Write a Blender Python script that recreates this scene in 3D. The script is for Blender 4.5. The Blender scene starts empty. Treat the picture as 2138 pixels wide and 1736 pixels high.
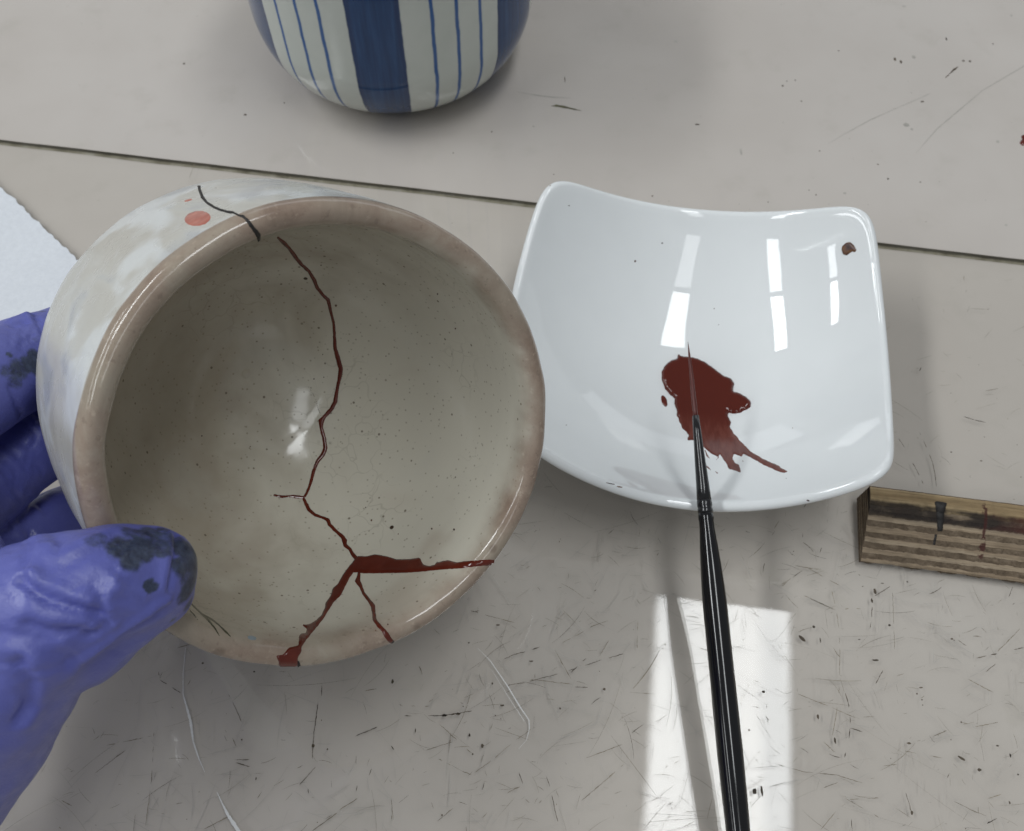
import bpy, bmesh, math, random
import numpy as np
from mathutils import Vector, Matrix, noise
from mathutils.bvhtree import BVHTree
from mathutils.geometry import delaunay_2d_cdt

random.seed(7)
rng = np.random.default_rng(7)
scene = bpy.context.scene
COL = scene.collection

# ------------------------------------------------------------------ camera
H = 0.27                                     # lens height above the table
AL = math.radians(28.5)                      # optical axis, degrees off the vertical
FPX = 2000.0                                 # focal length for a 2138 px wide picture
cam_data = bpy.data.cameras.new('camera')
cam_data.sensor_width = 36.0
cam_data.lens = 36.0 * FPX / 2138.0
cam_data.clip_start = 0.005
cam_data.clip_end = 50.0
cam_data.dof.use_dof = True
cam_data.dof.focus_distance = 0.222
cam_data.dof.aperture_fstop = 34.0
camera = bpy.data.objects.new('camera', cam_data)
camera.location = (0, 0, H)
camera.rotation_euler = (AL, 0, 0)
COL.objects.link(camera)
scene.camera = camera

# ------------------------------------------------------------------ room light
world = bpy.data.worlds.new('World')
scene.world = world
world.use_nodes = True
bg = world.node_tree.nodes['Background']
bg.inputs['Color'].default_value = (0.90, 0.95, 1.0, 1)
bg.inputs['Strength'].default_value = 0.150

ROOM = math.radians(-7.5)                    # the room's axes against the camera's
AX = Vector((-math.sin(ROOM), math.cos(ROOM), 0))
ACROSS = Vector((math.cos(ROOM), math.sin(ROOM), 0))


def ceiling_lamp(center, radiance):
    """a 1.2 m fluorescent ceiling fitting, a little dimmer towards its long sides"""
    ld = bpy.data.lights.new('ceiling_lamp', 'AREA')
    ld.shape = 'RECTANGLE'
    ld.size, ld.size_y = 0.345, 1.2
    ld.energy = radiance * math.pi * ld.size * ld.size_y
    ld.color = (0.950, 0.982, 1.0)
    ld.use_nodes = True
    nt = ld.node_tree
    em = nt.nodes['Emission']
    geo = nt.nodes.new('ShaderNodeNewGeometry')
    sep = nt.nodes.new('ShaderNodeSeparateXYZ')
    nt.links.new(geo.outputs['Parametric'], sep.inputs[0])
    sub = nt.nodes.new('ShaderNodeMath'); sub.operation = 'SUBTRACT'; sub.inputs[1].default_value = 0.5
    nt.links.new(sep.outputs['X'], sub.inputs[0])
    ab = nt.nodes.new('ShaderNodeMath'); ab.operation = 'ABSOLUTE'
    nt.links.new(sub.outputs[0], ab.inputs[0])
    mr = nt.nodes.new('ShaderNodeMapRange'); mr.interpolation_type = 'SMOOTHSTEP'
    mr.inputs['From Min'].default_value = 0.5
    mr.inputs['From Max'].default_value = 0.42
    nt.links.new(ab.outputs[0], mr.inputs['Value'])
    nt.links.new(mr.outputs[0], em.inputs['Strength'])
    lo = bpy.data.objects.new('ceiling_lamp', ld)
    lo.location = center
    lo.rotation_euler = (0, 0, ROOM)
    COL.objects.link(lo)


A1 = Vector((0.515, 0.71, 2.0)) - AX * 0.6
for row, pair in enumerate(((6.4, 2.2), (11.5, 6.0), (11.5, 5.0))):
    for k, rad_ in enumerate(pair):
        ceiling_lamp(A1 - AX * (1.32 * k) - ACROSS * (1.9 * row), rad_)

wd = bpy.data.lights.new('window_light', 'AREA')     # the window the work table faces
wd.shape = 'RECTANGLE'
wd.size, wd.size_y = 3.2, 0.7
wd.energy = 4.5
wd.color = (0.90, 0.95, 1.0)
wo = bpy.data.objects.new('window_light', wd)
wo.location = AX * 2.6 + ACROSS * 0.4 + Vector((0, 0, 0.85))
wo.rotation_euler = (math.radians(-82), 0, ROOM)
COL.objects.link(wo)

scene.view_settings.view_transform = 'Standard'
scene.view_settings.look = 'None'
scene.view_settings.exposure = 0.68
scene.view_settings.gamma = 1.0
scene.view_settings.use_curve_mapping = False
scene.render.engine = 'CYCLES'
scene.cycles.use_denoising = True
scene.cycles.max_bounces = 8
scene.cycles.transparent_max_bounces = 16
scene.cycles.caustics_reflective = False
scene.cycles.caustics_refractive = False

# ------------------------------------------------------------------ helpers
S = 2138 / 2516.0
CA, SA = math.cos(AL), math.sin(AL)
FW = Vector((0, SA, -CA)); UP = Vector((0, CA, SA)); RT = Vector((1, 0, 0))
EYE = Vector((0, 0, H))


def ray(x, y):
    """direction of a point measured on the photograph (2516 px wide)"""
    return FW + RT * ((x * S - 1069) / FPX) + UP * ((868 - y * S) / FPX)


def at_z(x, y, z):
    r = ray(x, y)
    return EYE + r * ((z - H) / r.z)


def at_depth(x, y, d):
    return EYE + ray(x, y) * d


def Z(ox, oy, s):
    """measurements taken on an enlargement that starts at ox, oy"""
    return lambda x, y: (ox + x / s, oy + y / s)


def mesh_obj(name, verts, faces, mat, parent=None, smooth=True):
    me = bpy.data.meshes.new(name)
    me.from_pydata([tuple(v) for v in verts], [], [tuple(f) for f in faces])
    me.update()
    if smooth:
        me.polygons.foreach_set('use_smooth', [True] * len(me.polygons))
    if mat is not None:
        for m in (mat if isinstance(mat, (list, tuple)) else [mat]):
            me.materials.append(m)
    o = bpy.data.objects.new(name, me)
    COL.objects.link(o)
    if parent is not None:
        o.parent = parent
    return o


def empty(name, matrix):
    o = bpy.data.objects.new(name, None)
    o.empty_display_size = 0.01
    COL.objects.link(o)
    o.matrix_world = matrix
    return o


def tag(o, label=None, cat=None, group=None, kind=None):
    if label: o['label'] = label
    if cat: o['category'] = cat
    if group: o['group'] = group
    if kind: o['kind'] = kind
    return o


def attr(o, name, vals):
    a = o.data.attributes.new(name, 'FLOAT', 'POINT')
    a.data.foreach_set('value', np.asarray(vals, dtype=np.float32))


# ---- materials
class NT:
    def __init__(self, name):
        self.mat = bpy.data.materials.new(name)
        self.mat.use_nodes = True
        self.nt = self.mat.node_tree
        self.b = self.nt.nodes['Principled BSDF']

    def n(self, t, **kw):
        nd = self.nt.nodes.new(t)
        for k, v in kw.items():
            setattr(nd, k, v)
        return nd

    def put(self, sock, v):
        if isinstance(v, bpy.types.NodeSocket):
            self.nt.links.new(v, sock)
        elif isinstance(v, (tuple, list)) and len(v) == 3 and sock.type == 'RGBA':
            sock.default_value = (*v, 1)
        else:
            sock.default_value = v

    def set(self, **kw):
        for k, v in kw.items():
            self.put(self.b.inputs[k.replace('_', ' ')], v)

    def coord(self, which='Object'):
        return self.n('ShaderNodeTexCoord').outputs[which]

    def mapping(self, v, scale=(1, 1, 1), rot=(0, 0, 0), loc=(0, 0, 0)):
        m = self.n('ShaderNodeMapping')
        self.put(m.inputs['Vector'], v)
        m.inputs['Scale'].default_value = scale
        m.inputs['Rotation'].default_value = rot
        m.inputs['Location'].default_value = loc
        return m.outputs[0]

    def noise(self, v, scale, detail=4, rough=0.55, dist=0.0):
        m = self.n('ShaderNodeTexNoise')
        self.put(m.inputs['Vector'], v)
        m.inputs['Scale'].default_value = scale
        m.inputs['Detail'].default_value = detail
        m.inputs['Roughness'].default_value = rough
        m.inputs['Distortion'].default_value = dist
        return m.outputs['Fac']

    def voro(self, v, scale, rnd=1.0, feature='F1', out='Distance'):
        m = self.n('ShaderNodeTexVoronoi', feature=feature)
        self.put(m.inputs['Vector'], v)
        m.inputs['Scale'].default_value = scale
        m.inputs['Randomness'].default_value = rnd
        return m.outputs[out]

    def ramp(self, fac, stops, interp='LINEAR'):
        r = self.n('ShaderNodeValToRGB')
        r.color_ramp.interpolation = interp
        els = r.color_ramp.elements
        while len(els) < len(stops):
            els.new(0.5)
        for e, (p, c) in zip(els, stops):
            e.position = p
            e.color = (*c, 1) if len(c) == 3 else c
        self.put(r.inputs[0], fac)
        return r.outputs[0]

    def mr(self, v, a, b, c=0.0, d=1.0, smooth=True):
        m = self.n('ShaderNodeMapRange')
        m.interpolation_type = 'SMOOTHSTEP' if smooth else 'LINEAR'
        self.put(m.inputs['Value'], v)
        m.inputs['From Min'].default_value = a
        m.inputs['From Max'].default_value = b
        m.inputs['To Min'].default_value = c
        m.inputs['To Max'].default_value = d
        return m.outputs[0]

    def math(self, op, a, b=0.0):
        m = self.n('ShaderNodeMath', operation=op)
        self.put(m.inputs[0], a); self.put(m.inputs[1], b)
        return m.outputs[0]

    def mix(self, f, a, b, blend='MIX'):
        m = self.n('ShaderNodeMix', data_type='RGBA', blend_type=blend)
        m.clamp_factor = True
        self.put(m.inputs[0], f); self.put(m.inputs[6], a); self.put(m.inputs[7], b)
        return m.outputs[2]

    def attr(self, name):
        return self.n('ShaderNodeAttribute', attribute_name=name).outputs['Fac']

    def bump(self, h, strength, dist):
        m = self.n('ShaderNodeBump')
        m.inputs['Strength'].default_value = strength
        m.inputs['Distance'].default_value = dist
        self.put(m.inputs['Height'], h)
        self.nt.links.new(m.outputs[0], self.b.inputs['Normal'])
        return m.outputs[0]


def plain(name, color, rough=0.5, spec=0.5, vary=0.0, scale=300):
    t = NT(name)
    if vary:
        f = t.noise(t.coord(), scale, 3)
        c2 = tuple(max(0, c * (1 - vary)) for c in color)
        c1 = tuple(c * (1 + vary) for c in color)
        t.set(Base_Color=t.ramp(f, [(0.3, c2), (0.7, c1)]))
    else:
        t.set(Base_Color=color)
    t.set(Roughness=rough, Specular_IOR_Level=spec)
    return t.mat


# table: pale warm grey laminate
t = NT('laminate')
co = t.coord()
big = t.noise(co, 9, 4, 0.6)
small = t.noise(co, 60, 5, 0.6)
c = t.mix(t.mr(big, 0.35, 0.7), (0.492, 0.452, 0.414), (0.530, 0.492, 0.455))
c = t.mix(t.mr(small, 0.52, 0.8, 0, 0.35), c, (0.415, 0.385, 0.340))
c = t.mix(t.mr(t.noise(co, 22, 3), 0.66, 0.78, 0, 0.30), c, (0.42, 0.36, 0.30))
t.set(Base_Color=c, Roughness=t.mr(small, 0.3, 0.8, 0.018, 0.03), Specular_IOR_Level=0.36)
t.bump(t.noise(co, 40, 2), 0.03, 0.0006)
M_TABLE = t.mat

# clear vinyl: see-through with a gloss
t = NT('clear_vinyl')
co = t.coord()
gl = t.n('ShaderNodeBsdfGlossy')
gl.inputs['Roughness'].default_value = 0.012
bm_ = t.n('ShaderNodeBump'); bm_.inputs['Strength'].default_value = 0.04; bm_.inputs['Distance'].default_value = 0.0004
t.put(bm_.inputs['Height'], t.noise(co, 55, 2))
t.nt.links.new(bm_.outputs[0], gl.inputs['Normal'])
tr = t.n('ShaderNodeBsdfTransparent'); tr.inputs['Color'].default_value = (1.0, 0.998, 0.985, 1)
lw = t.n('ShaderNodeLayerWeight'); lw.inputs['Blend'].default_value = 0.5
sch = t.math('ADD', t.math('MULTIPLY', t.math('POWER', lw.outputs['Facing'], 5.0), 0.96), 0.031)
mx = t.n('ShaderNodeMixShader')
t.nt.links.new(sch, mx.inputs[0])
t.nt.links.new(tr.outputs[0], mx.inputs[1])
t.nt.links.new(gl.outputs[0], mx.inputs[2])
t.nt.links.new(mx.outputs[0], t.nt.nodes['Material Output'].inputs['Surface'])
M_MAT = t.mat

t = NT('vinyl_edge')
co = t.coord()
f = t.noise(t.mapping(co, (60, 60, 900)), 1, 4)
f2 = t.noise(t.mapping(co, (25, 25, 25)), 1, 3)
t.set(Base_Color=t.mix(t.mr(f2, 0.4, 0.65), t.ramp(f, [(0.35, (0.075, 0.068, 0.048)), (0.65, (0.20, 0.185, 0.14))]), (0.20, 0.19, 0.155)), Roughness=0.4)
M_EDGE = t.mat

M_SCRATCH = plain('dirt_in_scratch', (0.075, 0.058, 0.040), 0.6, 0.3, 0.6, 150)
M_SCRATCH2 = plain('faint_scratch', (0.20, 0.17, 0.125), 0.6, 0.3, 0.4, 90)
M_SCRATCH3 = plain('grey_scratch', (0.29, 0.26, 0.215), 0.6, 0.3, 0.3, 120)
M_FINE = plain('hairline_scratch', (0.41, 0.385, 0.35), 0.5, 0.4, 0.10, 200)
M_GLINT_SCUFF = plain('painted_glint_and_scuff', (0.70, 0.70, 0.69), 0.35, 0.5)  # white colour stands for light caught on the mat's creases; tiny scuffs too
M_STAIN = plain('grey_smear', (0.37, 0.35, 0.315), 0.3, 0.4, 0.12, 200)
M_OLIVE = plain('olive_stain', (0.10, 0.095, 0.05), 0.5, 0.4, 0.6, 400)

# white porcelain
t = NT('white_porcelain')
co = t.coord()
t.set(Base_Color=t.mix(t.mr(t.noise(co, 40, 3), 0.3, 0.7), (0.725, 0.745, 0.748), (0.745, 0.765, 0.768)), Roughness=0.035, Specular_IOR_Level=0.55)
t.bump(t.noise(co, 70, 2), 0.06, 0.0006)
M_PORC = t.mat

# red-brown lacquer
t = NT('red_lacquer')
co = t.coord()
t.set(Base_Color=t.mix(t.mr(t.noise(co, 220, 3), 0.35, 0.7), (0.092, 0.0125, 0.0058), (0.112, 0.017, 0.0085)), Roughness=0.10, Specular_IOR_Level=0.5)
t.bump(t.noise(co, 250, 2), 0.06, 0.0004)
M_LAC = t.mat
t = NT('pooled_lacquer')
co = t.coord()
tkn = t.attr('thick')
drag = t.noise(t.mapping(co, (700, 160, 300), rot=(0, 0, 0.5)), 1, 3, 0.6)
thinc = t.mix(t.mr(drag, 0.35, 0.65), (0.098, 0.018, 0.010), (0.135, 0.034, 0.022))
t.set(Base_Color=t.mix(t.mr(tkn, 0.2, 0.8), thinc, (0.084, 0.0112, 0.005)), Roughness=t.mr(tkn, 0.2, 0.9, 0.22, 0.05), Specular_IOR_Level=0.5)
M_POOL = t.mat
M_LAC_THIN = plain('thin_red_lacquer', (0.15, 0.036, 0.024), 0.25, 0.5, 0.2, 500)
M_BLACK_LAC = plain('black_lacquer', (0.014, 0.012, 0.011), 0.55, 0.4, 0.4, 700)
M_DRIED = None
t = NT('dried_lacquer')
f = t.noise(t.coord(), 420, 4)
t.set(Base_Color=t.ramp(f, [(0.38, (0.02, 0.012, 0.012)), (0.5, (0.07, 0.03, 0.022)), (0.66, (0.16, 0.075, 0.03))]), Roughness=0.3)
M_DRIED = t.mat

# brush
t = NT('black_gloss')
t.set(Base_Color=(0.006, 0.006, 0.007), Roughness=0.10, Specular_IOR_Level=0.5)
t.bump(t.noise(t.mapping(t.coord(), (900, 900, 20)), 1, 2), 0.08, 0.0003)
M_BLACK = t.mat
M_FERR = plain('black_ferrule', (0.010, 0.010, 0.011), 0.18, 0.6)
t = NT('wet_bristle')
f = t.noise(t.mapping(t.coord(), (3500, 3500, 30)), 1, 2)
t.set(Base_Color=t.ramp(f, [(0.35, (0.055, 0.009, 0.006)), (0.7, (0.12, 0.026, 0.02))]), Roughness=0.3, Specular_IOR_Level=0.35)
t.bump(f, 0.5, 0.0002)
M_BRISTLE = t.mat

# paper
t = NT('tissue_paper')
f = t.noise(t.coord(), 700, 4, 0.7)
t.set(Base_Color=t.ramp(f, [(0.3, (0.62, 0.645, 0.68)), (0.7, (0.69, 0.715, 0.75))]), Roughness=0.9, Specular_IOR_Level=0.2)
t.bump(f, 0.35, 0.0003)
M_PAPER = t.mat

# ------------------------------------------------------------------ table and clear mat
MT = 0.002                                    # mat thickness
seam_l, seam_r = at_z(0, 341, MT), at_z(2516, 636, MT)
sdir = (seam_r - seam_l).normalized()
sn = Vector((-sdir.y, sdir.x, 0))             # away from the viewer


def slab(name, x0, x1, y0, y1, z0, z1, mat):
    v = [(x0, y0, z0), (x1, y0, z0), (x1, y1, z0), (x0, y1, z0), (x0, y0, z1), (x1, y0, z1), (x1, y1, z1), (x0, y1, z1)]
    fcs = [(0, 3, 2, 1), (4, 5, 6, 7), (0, 1, 5, 4), (1, 2, 6, 5), (2, 3, 7, 6), (3, 0, 4, 7)]
    return mesh_obj(name, v, fcs, mat, smooth=False)


table = slab('table_top', -0.9, 0.9, -0.45, 0.75, -0.03, 0.0, M_TABLE)
tag(table, 'pale grey laminate table top with a few dark specks', 'table', kind='structure')

# mat: top sheet with softly rounded far edge, no underside (it lies flat on the table)
mat_root = empty('clear_mat', Matrix.Translation(at_z(1258, 1500, 0)))
tag(mat_root, 'scratched clear vinyl mat covering the near part of the table', 'mat')
INV = mat_root.matrix_world.inverted()
P0 = seam_l - sdir * 0.6
W_ = (seam_r - seam_l).length + 1.2
NSEG = 240
prof_m = [(0.0, 0.00005), (0.0, MT * 0.75), (-0.0004, MT * 0.94), (-0.0012, MT)]   # far edge section
vs, fs, fm = [], [], []
for i in range(NSEG + 1):
    p = P0 + sdir * (W_ * i / NSEG)
    wob = 0.00018 * noise.noise(Vector((i * 0.35, 2.2, 0)))
    for (o_, z_) in prof_m:
        q = p + sn * (o_ + wob)
        vs.append(INV @ Vector((q.x, q.y, z_)))
    q = p - sn * 0.62
    vs.append(INV @ Vector((q.x, q.y, MT)))
for i in range(NSEG):
    for j in range(4):
        a, b = i * 5 + j, (i + 1) * 5 + j
        fs.append((a, b, b + 1, a + 1))
        fm.append(0 if j >= 2 else 1)
sheet = mesh_obj('vinyl_sheet', vs, fs, [M_MAT, M_EDGE], mat_root, smooth=False)
sheet.data.polygons.foreach_set('material_index', fm)
# make the sheet face up
bmx = bmesh.new(); bmx.from_mesh(sheet.data)
for f_ in bmx.faces:
    if f_.normal.z < -0.2 or (abs(f_.normal.z) <= 0.2 and f_.normal.dot(sn) < 0):
        f_.normal_flip()
bmx.to_mesh(sheet.data); bmx.free()


SEAM = []


class Marks:
    """flat strips and specks lying on one plane, collected into one mesh"""
    def __init__(self, z):
        self.v, self.f, self.z = [], [], z

    def strip(self, pts, ws):
        """pts: world xy points, ws: half widths (m)"""
        n = len(pts)
        base = len(self.v)
        for i in range(n):
            a = pts[max(0, i - 1)]; b = pts[min(n - 1, i + 1)]
            d = Vector((b[0] - a[0], b[1] - a[1]))
            if d.length < 1e-9: d = Vector((1, 0))
            d.normalize()
            nx, ny = -d.y, d.x
            w = ws[i]
            self.v.append((pts[i][0] + nx * w, pts[i][1] + ny * w, self.z))
            self.v.append((pts[i][0] - nx * w, pts[i][1] - ny * w, self.z))
        for i in range(n - 1):
            k = base + 2 * i
            self.f.append((k, k + 1, k + 3, k + 2))

    def blob(self, x, y, rx, ry, rot=0.0, n=11, jag=0.25):
        base = len(self.v)
        self.v.append((x, y, self.z))
        cr, sr = math.cos(rot), math.sin(rot)
        for i in range(n):
            a = 2 * math.pi * i / n
            k = 1 + random.uniform(-jag, jag)
            u, w = rx * k * math.cos(a), ry * k * math.sin(a)
            self.v.append((x + cr * u - sr * w, y + sr * u + cr * w, self.z))
        for i in range(n):
            self.f.append((base, base + 1 + i, base + 1 + (i + 1) % n))

    def build(self, name, mat, parent):
        inv = parent.matrix_world.inverted()
        fixed = []
        for f_ in self.f:      # keep all facing up
            a, b, c_ = (Vector(self.v[i]) for i in f_[:3])
            fixed.append(f_ if (b - a).cross(c_ - a).z > 0 else tuple(reversed(f_)))
        o = mesh_obj(name, [inv @ Vector(v) for v in self.v], fixed, mat, parent, smooth=False)
        o['kind'] = 'stuff'
        return o


def resample(pts, step):
    out = [Vector(pts[0])]
    for a, b in zip(pts[:-1], pts[1:]):
        a, b = Vector(a), Vector(b)
        n = max(1, int((b - a).length / step))
        for i in range(1, n + 1):
            out.append(a.lerp(b, i / n))
    return out


def scratch(mk, pxs, w_mm=0.09, z=MT, gaps=0.25, jit=0.00006):
    pts = [at_z(x, y, z).xy for x, y in pxs]
    pts = resample(pts, 0.0006)
    run, ws = [], []
    sd = random.uniform(0, 100)

    def flush():
        if len(run) >= 3:
            ws2 = list(ws); ws2[0] *= 0.2; ws2[-1] *= 0.2
            mk.strip(run, ws2)
    for i, p in enumerate(pts):
        nz = noise.noise(Vector((i * 0.27, sd, 0)))
        if nz < -0.5 + gaps * 1.3 and random.random() < 0.55 + gaps:
            flush(); run, ws = [], []
            continue
        run.append((p.x + random.uniform(-jit, jit), p.y + random.uniform(-jit, jit)))
        ws.append(w_mm * 0.0005 * (0.55 + 0.9 * abs(noise.noise(Vector((i * 0.4, sd + 9, 3)))) * 2.2))
    flush()


MK1 = Marks(MT + 0.00004)     # dark, lacquer rubbed into deep scratches
MK2 = Marks(MT + 0.00003)     # fainter brown ones
MK2B = Marks(MT + 0.000035)    # faint grey-brown
MK3 = Marks(MT + 0.00002)     # hairlines that only break the gloss
MKW = Marks(MT + 0.00005)     # crease highlights painted as white strips, plus tiny white scuffs
ZA, ZB, ZC, ZD = Z(800, 1500, 2.6725), Z(1800, 1350, 2.5056), Z(0, 1500, 2.138), Z(1900, 1000, 2.893)
tr_dark = [
    (ZA, [[(520, 692), (640, 695), (780, 690), (870, 678), (960, 660)], [(1180, 495), (1310, 475), (1380, 455), (1500, 425), (1650, 380), (1800, 330), (1960, 285)],
          [(1610, 505), (1725, 505)], [(1120, 345), (1240, 290), (1340, 265), (1420, 235)], [(400, 845), (450, 915)], [(200, 825), (340, 765)],
          [(2010, 805), (2100, 740)], [(200, 1190), (210, 1130)], [(1020, 1230), (1045, 1110)], [(480, 615), (560, 660)], [(1270, 1065), (1295, 1140)],
          [(1610, 410), (1710, 315)], [(1450, 1090), (1480, 1180), (1510, 1330), (1525, 1390)]]),
    (ZB, [[(693, 885), (715, 960), (725, 1060), (715, 1180), (690, 1280)], [(860, 330), (855, 420), (845, 490)], [(1500, 670), (1640, 640), (1794, 605)],
          [(1065, 1500), (1085, 1560), (1100, 1620)], [(1725, 1670), (1705, 1730)], [(1565, 1690), (1630, 1655)], [(720, 1100), (800, 1125)],
          [(1560, 755), (1620, 705)], [(185, 145), (197, 85)], [(730, 1660), (735, 1736)], [(1700, 295), (1725, 230)], [(880, 830), (925, 745)], [(1320, 1410), (1335, 1380)]]),
    (ZC, [[(1670, 490), (1650, 640), (1640, 780)], [(945, 400), (1020, 400)], [(1235, 785), (1310, 785)], [(1240, 800), (1315, 822)], [(1610, 900), (1625, 975)],
          [(2030, 680), (2070, 735)], [(1560, 830), (1590, 815)], [(840, 365), (950, 435)], [(830, 310), (840, 360)], [(1690, 395), (1690, 450)], [(1870, 660), (1980, 615)]]),
    (ZD, [[(890, 225), (935, 290)], [(990, 400), (1040, 490), (1065, 550)], [(1040, 180), (1090, 290), (1130, 390), (1150, 480), (1160, 570)], [(1350, 70), (1430, 95), (1510, 112)],
          [(330, 1040), (350, 985)], [(210, 900), (208, 930)], [(215, 720), (235, 690)]]),
]
for zf, lst in tr_dark:
    for pl in lst:
        scratch(MK1, [zf(*p) for p in pl], 0.18, gaps=0.2)
tr_faint = [
    (ZA, [[(560, 628), (710, 630)], [(1340, 458), (1430, 462), (1520, 475), (1620, 485)], [(1550, 215), (1650, 165), (1760, 100), (1850, 70)], [(660, 920), (750, 890), (850, 860)],
          [(740, 740), (860, 850), (960, 940)], [(740, 975), (880, 1050), (960, 1080)], [(680, 1430), (800, 1330), (900, 1250)], [(980, 1065), (1100, 980), (1240, 860), (1350, 780)],
          [(1450, 1090), (1510, 1180), (1555, 1280)], [(1190, 1200), (1290, 1150)], [(1710, 970), (1820, 930), (1950, 880)], [(1680, 1250), (1800, 1150), (1960, 1010)], [(0, 1370), (210, 1235)],
          [(425, 1240), (435, 1380)], [(1800, 300), (1860, 195)], [(2050, 75), (2045, 250)], [(1375, 370), (1375, 450)], [(830, 760), (805, 940)], [(1490, 230), (1560, 360), (1610, 450)], [(950, 0), (1100, 45), (1240, 80)]]),
    (ZB, [[(610, 255), (640, 380), (655, 500), (660, 640), (655, 860), (640, 1000), (615, 1150)], [(440, 285), (525, 325), (620, 370)], [(985, 265), (992, 460), (998, 660)],
          [(1630, 630), (1700, 560), (1770, 490)], [(1450, 800), (1620, 890)], [(1000, 1230), (1150, 1260), (1290, 1285)], [(560, 1185), (630, 1250), (680, 1300)], [(540, 1730), (635, 1615)],
          [(650, 1510), (820, 1605), (900, 1650)], [(260, 1320), (440, 1370), (640, 1390), (800, 1440)], [(560, 1470), (650, 1435)], [(1360, 1550), (1480, 1610), (1580, 1650)],
          [(1560, 1540), (1720, 1485)], [(1490, 1095), (1660, 1060)], [(1160, 1185), (1320, 1115)], [(1345, 530), (1440, 595)], [(300, 220), (430, 130)], [(400, 890), (600, 970), (760, 1040)],
          [(1075, 450), (1145, 440)], [(1010, 780), (1055, 765)], [(880, 1340), (1010, 1325)], [(720, 1540), (900, 1530)]]),
    (ZC, [[(810, 640), (795, 900), (765, 1130)], [(500, 855), (660, 735)], [(1640, 1160), (1880, 985)], [(1350, 990), (1385, 940)], [(815, 1045), (960, 1010)], [(560, 710), (800, 660)],
          [(2055, 990), (2065, 1100)], [(1200, 440), (1235, 510), (1280, 610)], [(1070, 1150), (1200, 1085)], [(1500, 1000), (1660, 820)]]),
    (ZD, [[(60, 1275), (200, 1165)], [(215, 1340), (320, 1390), (440, 1445)], [(240, 1140), (340, 1200), (470, 1270)]]),
    (Z(0, 0, 1), [[(478, 402), (470, 425), (460, 455)]]),
]
for zf, lst in tr_faint:
    for pl in lst:
        scratch(MK2, [zf(*p) for p in pl], 0.15, gaps=0.2)
for zf, lst in [
    (ZA, [(440, 468, 8, 14), (1030, 890, 9, 14), (945, 820, 7, 12), (870, 680, 15, 8), (780, 690, 17, 9), (1130, 97, 13, 6), (1830, 518, 9, 9), (1160, 625, 14, 6), (1350, 335, 14, 5),
          (940, 213, 6, 5), (1115, 692, 5, 5), (965, 945, 6, 6), (765, 1345, 6, 6), (1540, 645, 6, 8), (1095, 482, 5, 7), (590, 790, 4, 14)]),
    (ZB, [(877, 260, 11, 18), (858, 317, 7, 15), (500, 478, 9, 9), (965, 468, 9, 7), (1520, 1358, 12, 9), (1103, 1622, 8, 13), (525, 1032, 7, 15), (630, 1178, 7, 20), (880, 683, 22, 6),
          (1350, 552, 9, 6), (1085, 1195, 13, 6), (135, 1490, 12, 17), (180, 1490, 7, 28), (1705, 1560, 5, 10), (1710, 1270, 5, 12), (1075, 200, 5, 5), (190, 878, 12, 7), (102, 1113, 6, 6),
          (540, 560, 4, 16), (1630, 1210, 9, 5), (1757, 1387, 6, 5), (1135, 890, 5, 6), (1165, 927, 6, 4), (1170, 960, 4, 4), (1160, 852, 12, 4), (780, 556, 9, 3), (1407, 1065, 5, 5)]),
    (ZD, [(1265, 323, 10, 5), (1477, 385, 11, 5), (953, 1245, 6, 6), (635, 1277, 6, 4), (775, 1255, 12, 4), (1500, 215, 5, 4), (1760, 500, 5, 4)]),
    (ZC, [(1065, 278, 6, 5), (1335, 323, 7, 4), (1645, 712, 7, 10), (1270, 680, 4, 4), (1720, 730, 4, 4), (1345, 885, 3, 8)]),
]:
    for (x, y, rx, ry) in lst:
        p = at_z(*zf(x, y), MT)
        sc = {ZA: 2.6725, ZB: 2.5056, ZC: 2.138, ZD: 2.893}[zf] * 9.0 * 1000   # px per metre on the mat, about
        MK1.blob(p.x, p.y, rx / sc, ry / sc, 0, jag=0.2)
for (x, y, a, L, w) in [(428, 550, -0.85, 26, 11), (1410, 1288, -0.6, 24, 8)]:
    p = at_z(*ZB(x, y), MT); k = 1 / (2.5056 * 9000)
    MK1.blob(p.x, p.y, L * k, w * k, a, jag=0.1)
# the many short ticks nobody could count
for i in range(3600):
    x = random.uniform(-0.16, 0.20); y = random.uniform(-0.02, 0.20)
    dens = 1.0 if y < 0.115 else (0.35 if x > 0.09 else 0.12)
    if random.random() > dens: continue
    if x < -0.03 and random.random() < 0.45: continue
    a = random.gauss(random.choice([0.55, 0.55, -0.75, 1.35, 2.9, 0.1]), 0.28)
    L = min(0.03, random.expovariate(1 / (0.0021 if random.random() < 0.88 else 0.009)) + 0.0005)
    n = max(3, int(L / 0.0005))
    cv = random.uniform(-0.25, 0.25) * L
    pts = []
    for k in range(n + 1):
        s_ = k / n - 0.5
        bx = cv * (s_ * s_ * 4 - 1) * 0.3
        pts.append((x + math.cos(a) * s_ * L - math.sin(a) * bx, y + math.sin(a) * s_ * L + math.cos(a) * bx))
    r_ = random.random()
    w = random.uniform(0.000018, 0.00005) if r_ < 0.93 else random.uniform(0.00006, 0.00011)
    ws = [w * (0.35 + 0.9 * math.sin(math.pi * (k / n * 0.9 + 0.05))) * random.uniform(0.6, 1.3) for k in range(n + 1)]
    (MK1 if random.random() < 0.11 else (MK2 if random.random() < 0.6 else MK2B)).strip(pts, ws)
for i in range(260):
    x = random.uniform(-0.18, 0.20); y = random.uniform(-0.02, 0.235)
    r_ = random.uniform(0.00005, 0.00016)
    (MK1 if random.random() < 0.45 else MK2).blob(x, y, r_ * random.uniform(1, 2), r_, random.uniform(0, 3), 8)
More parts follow.
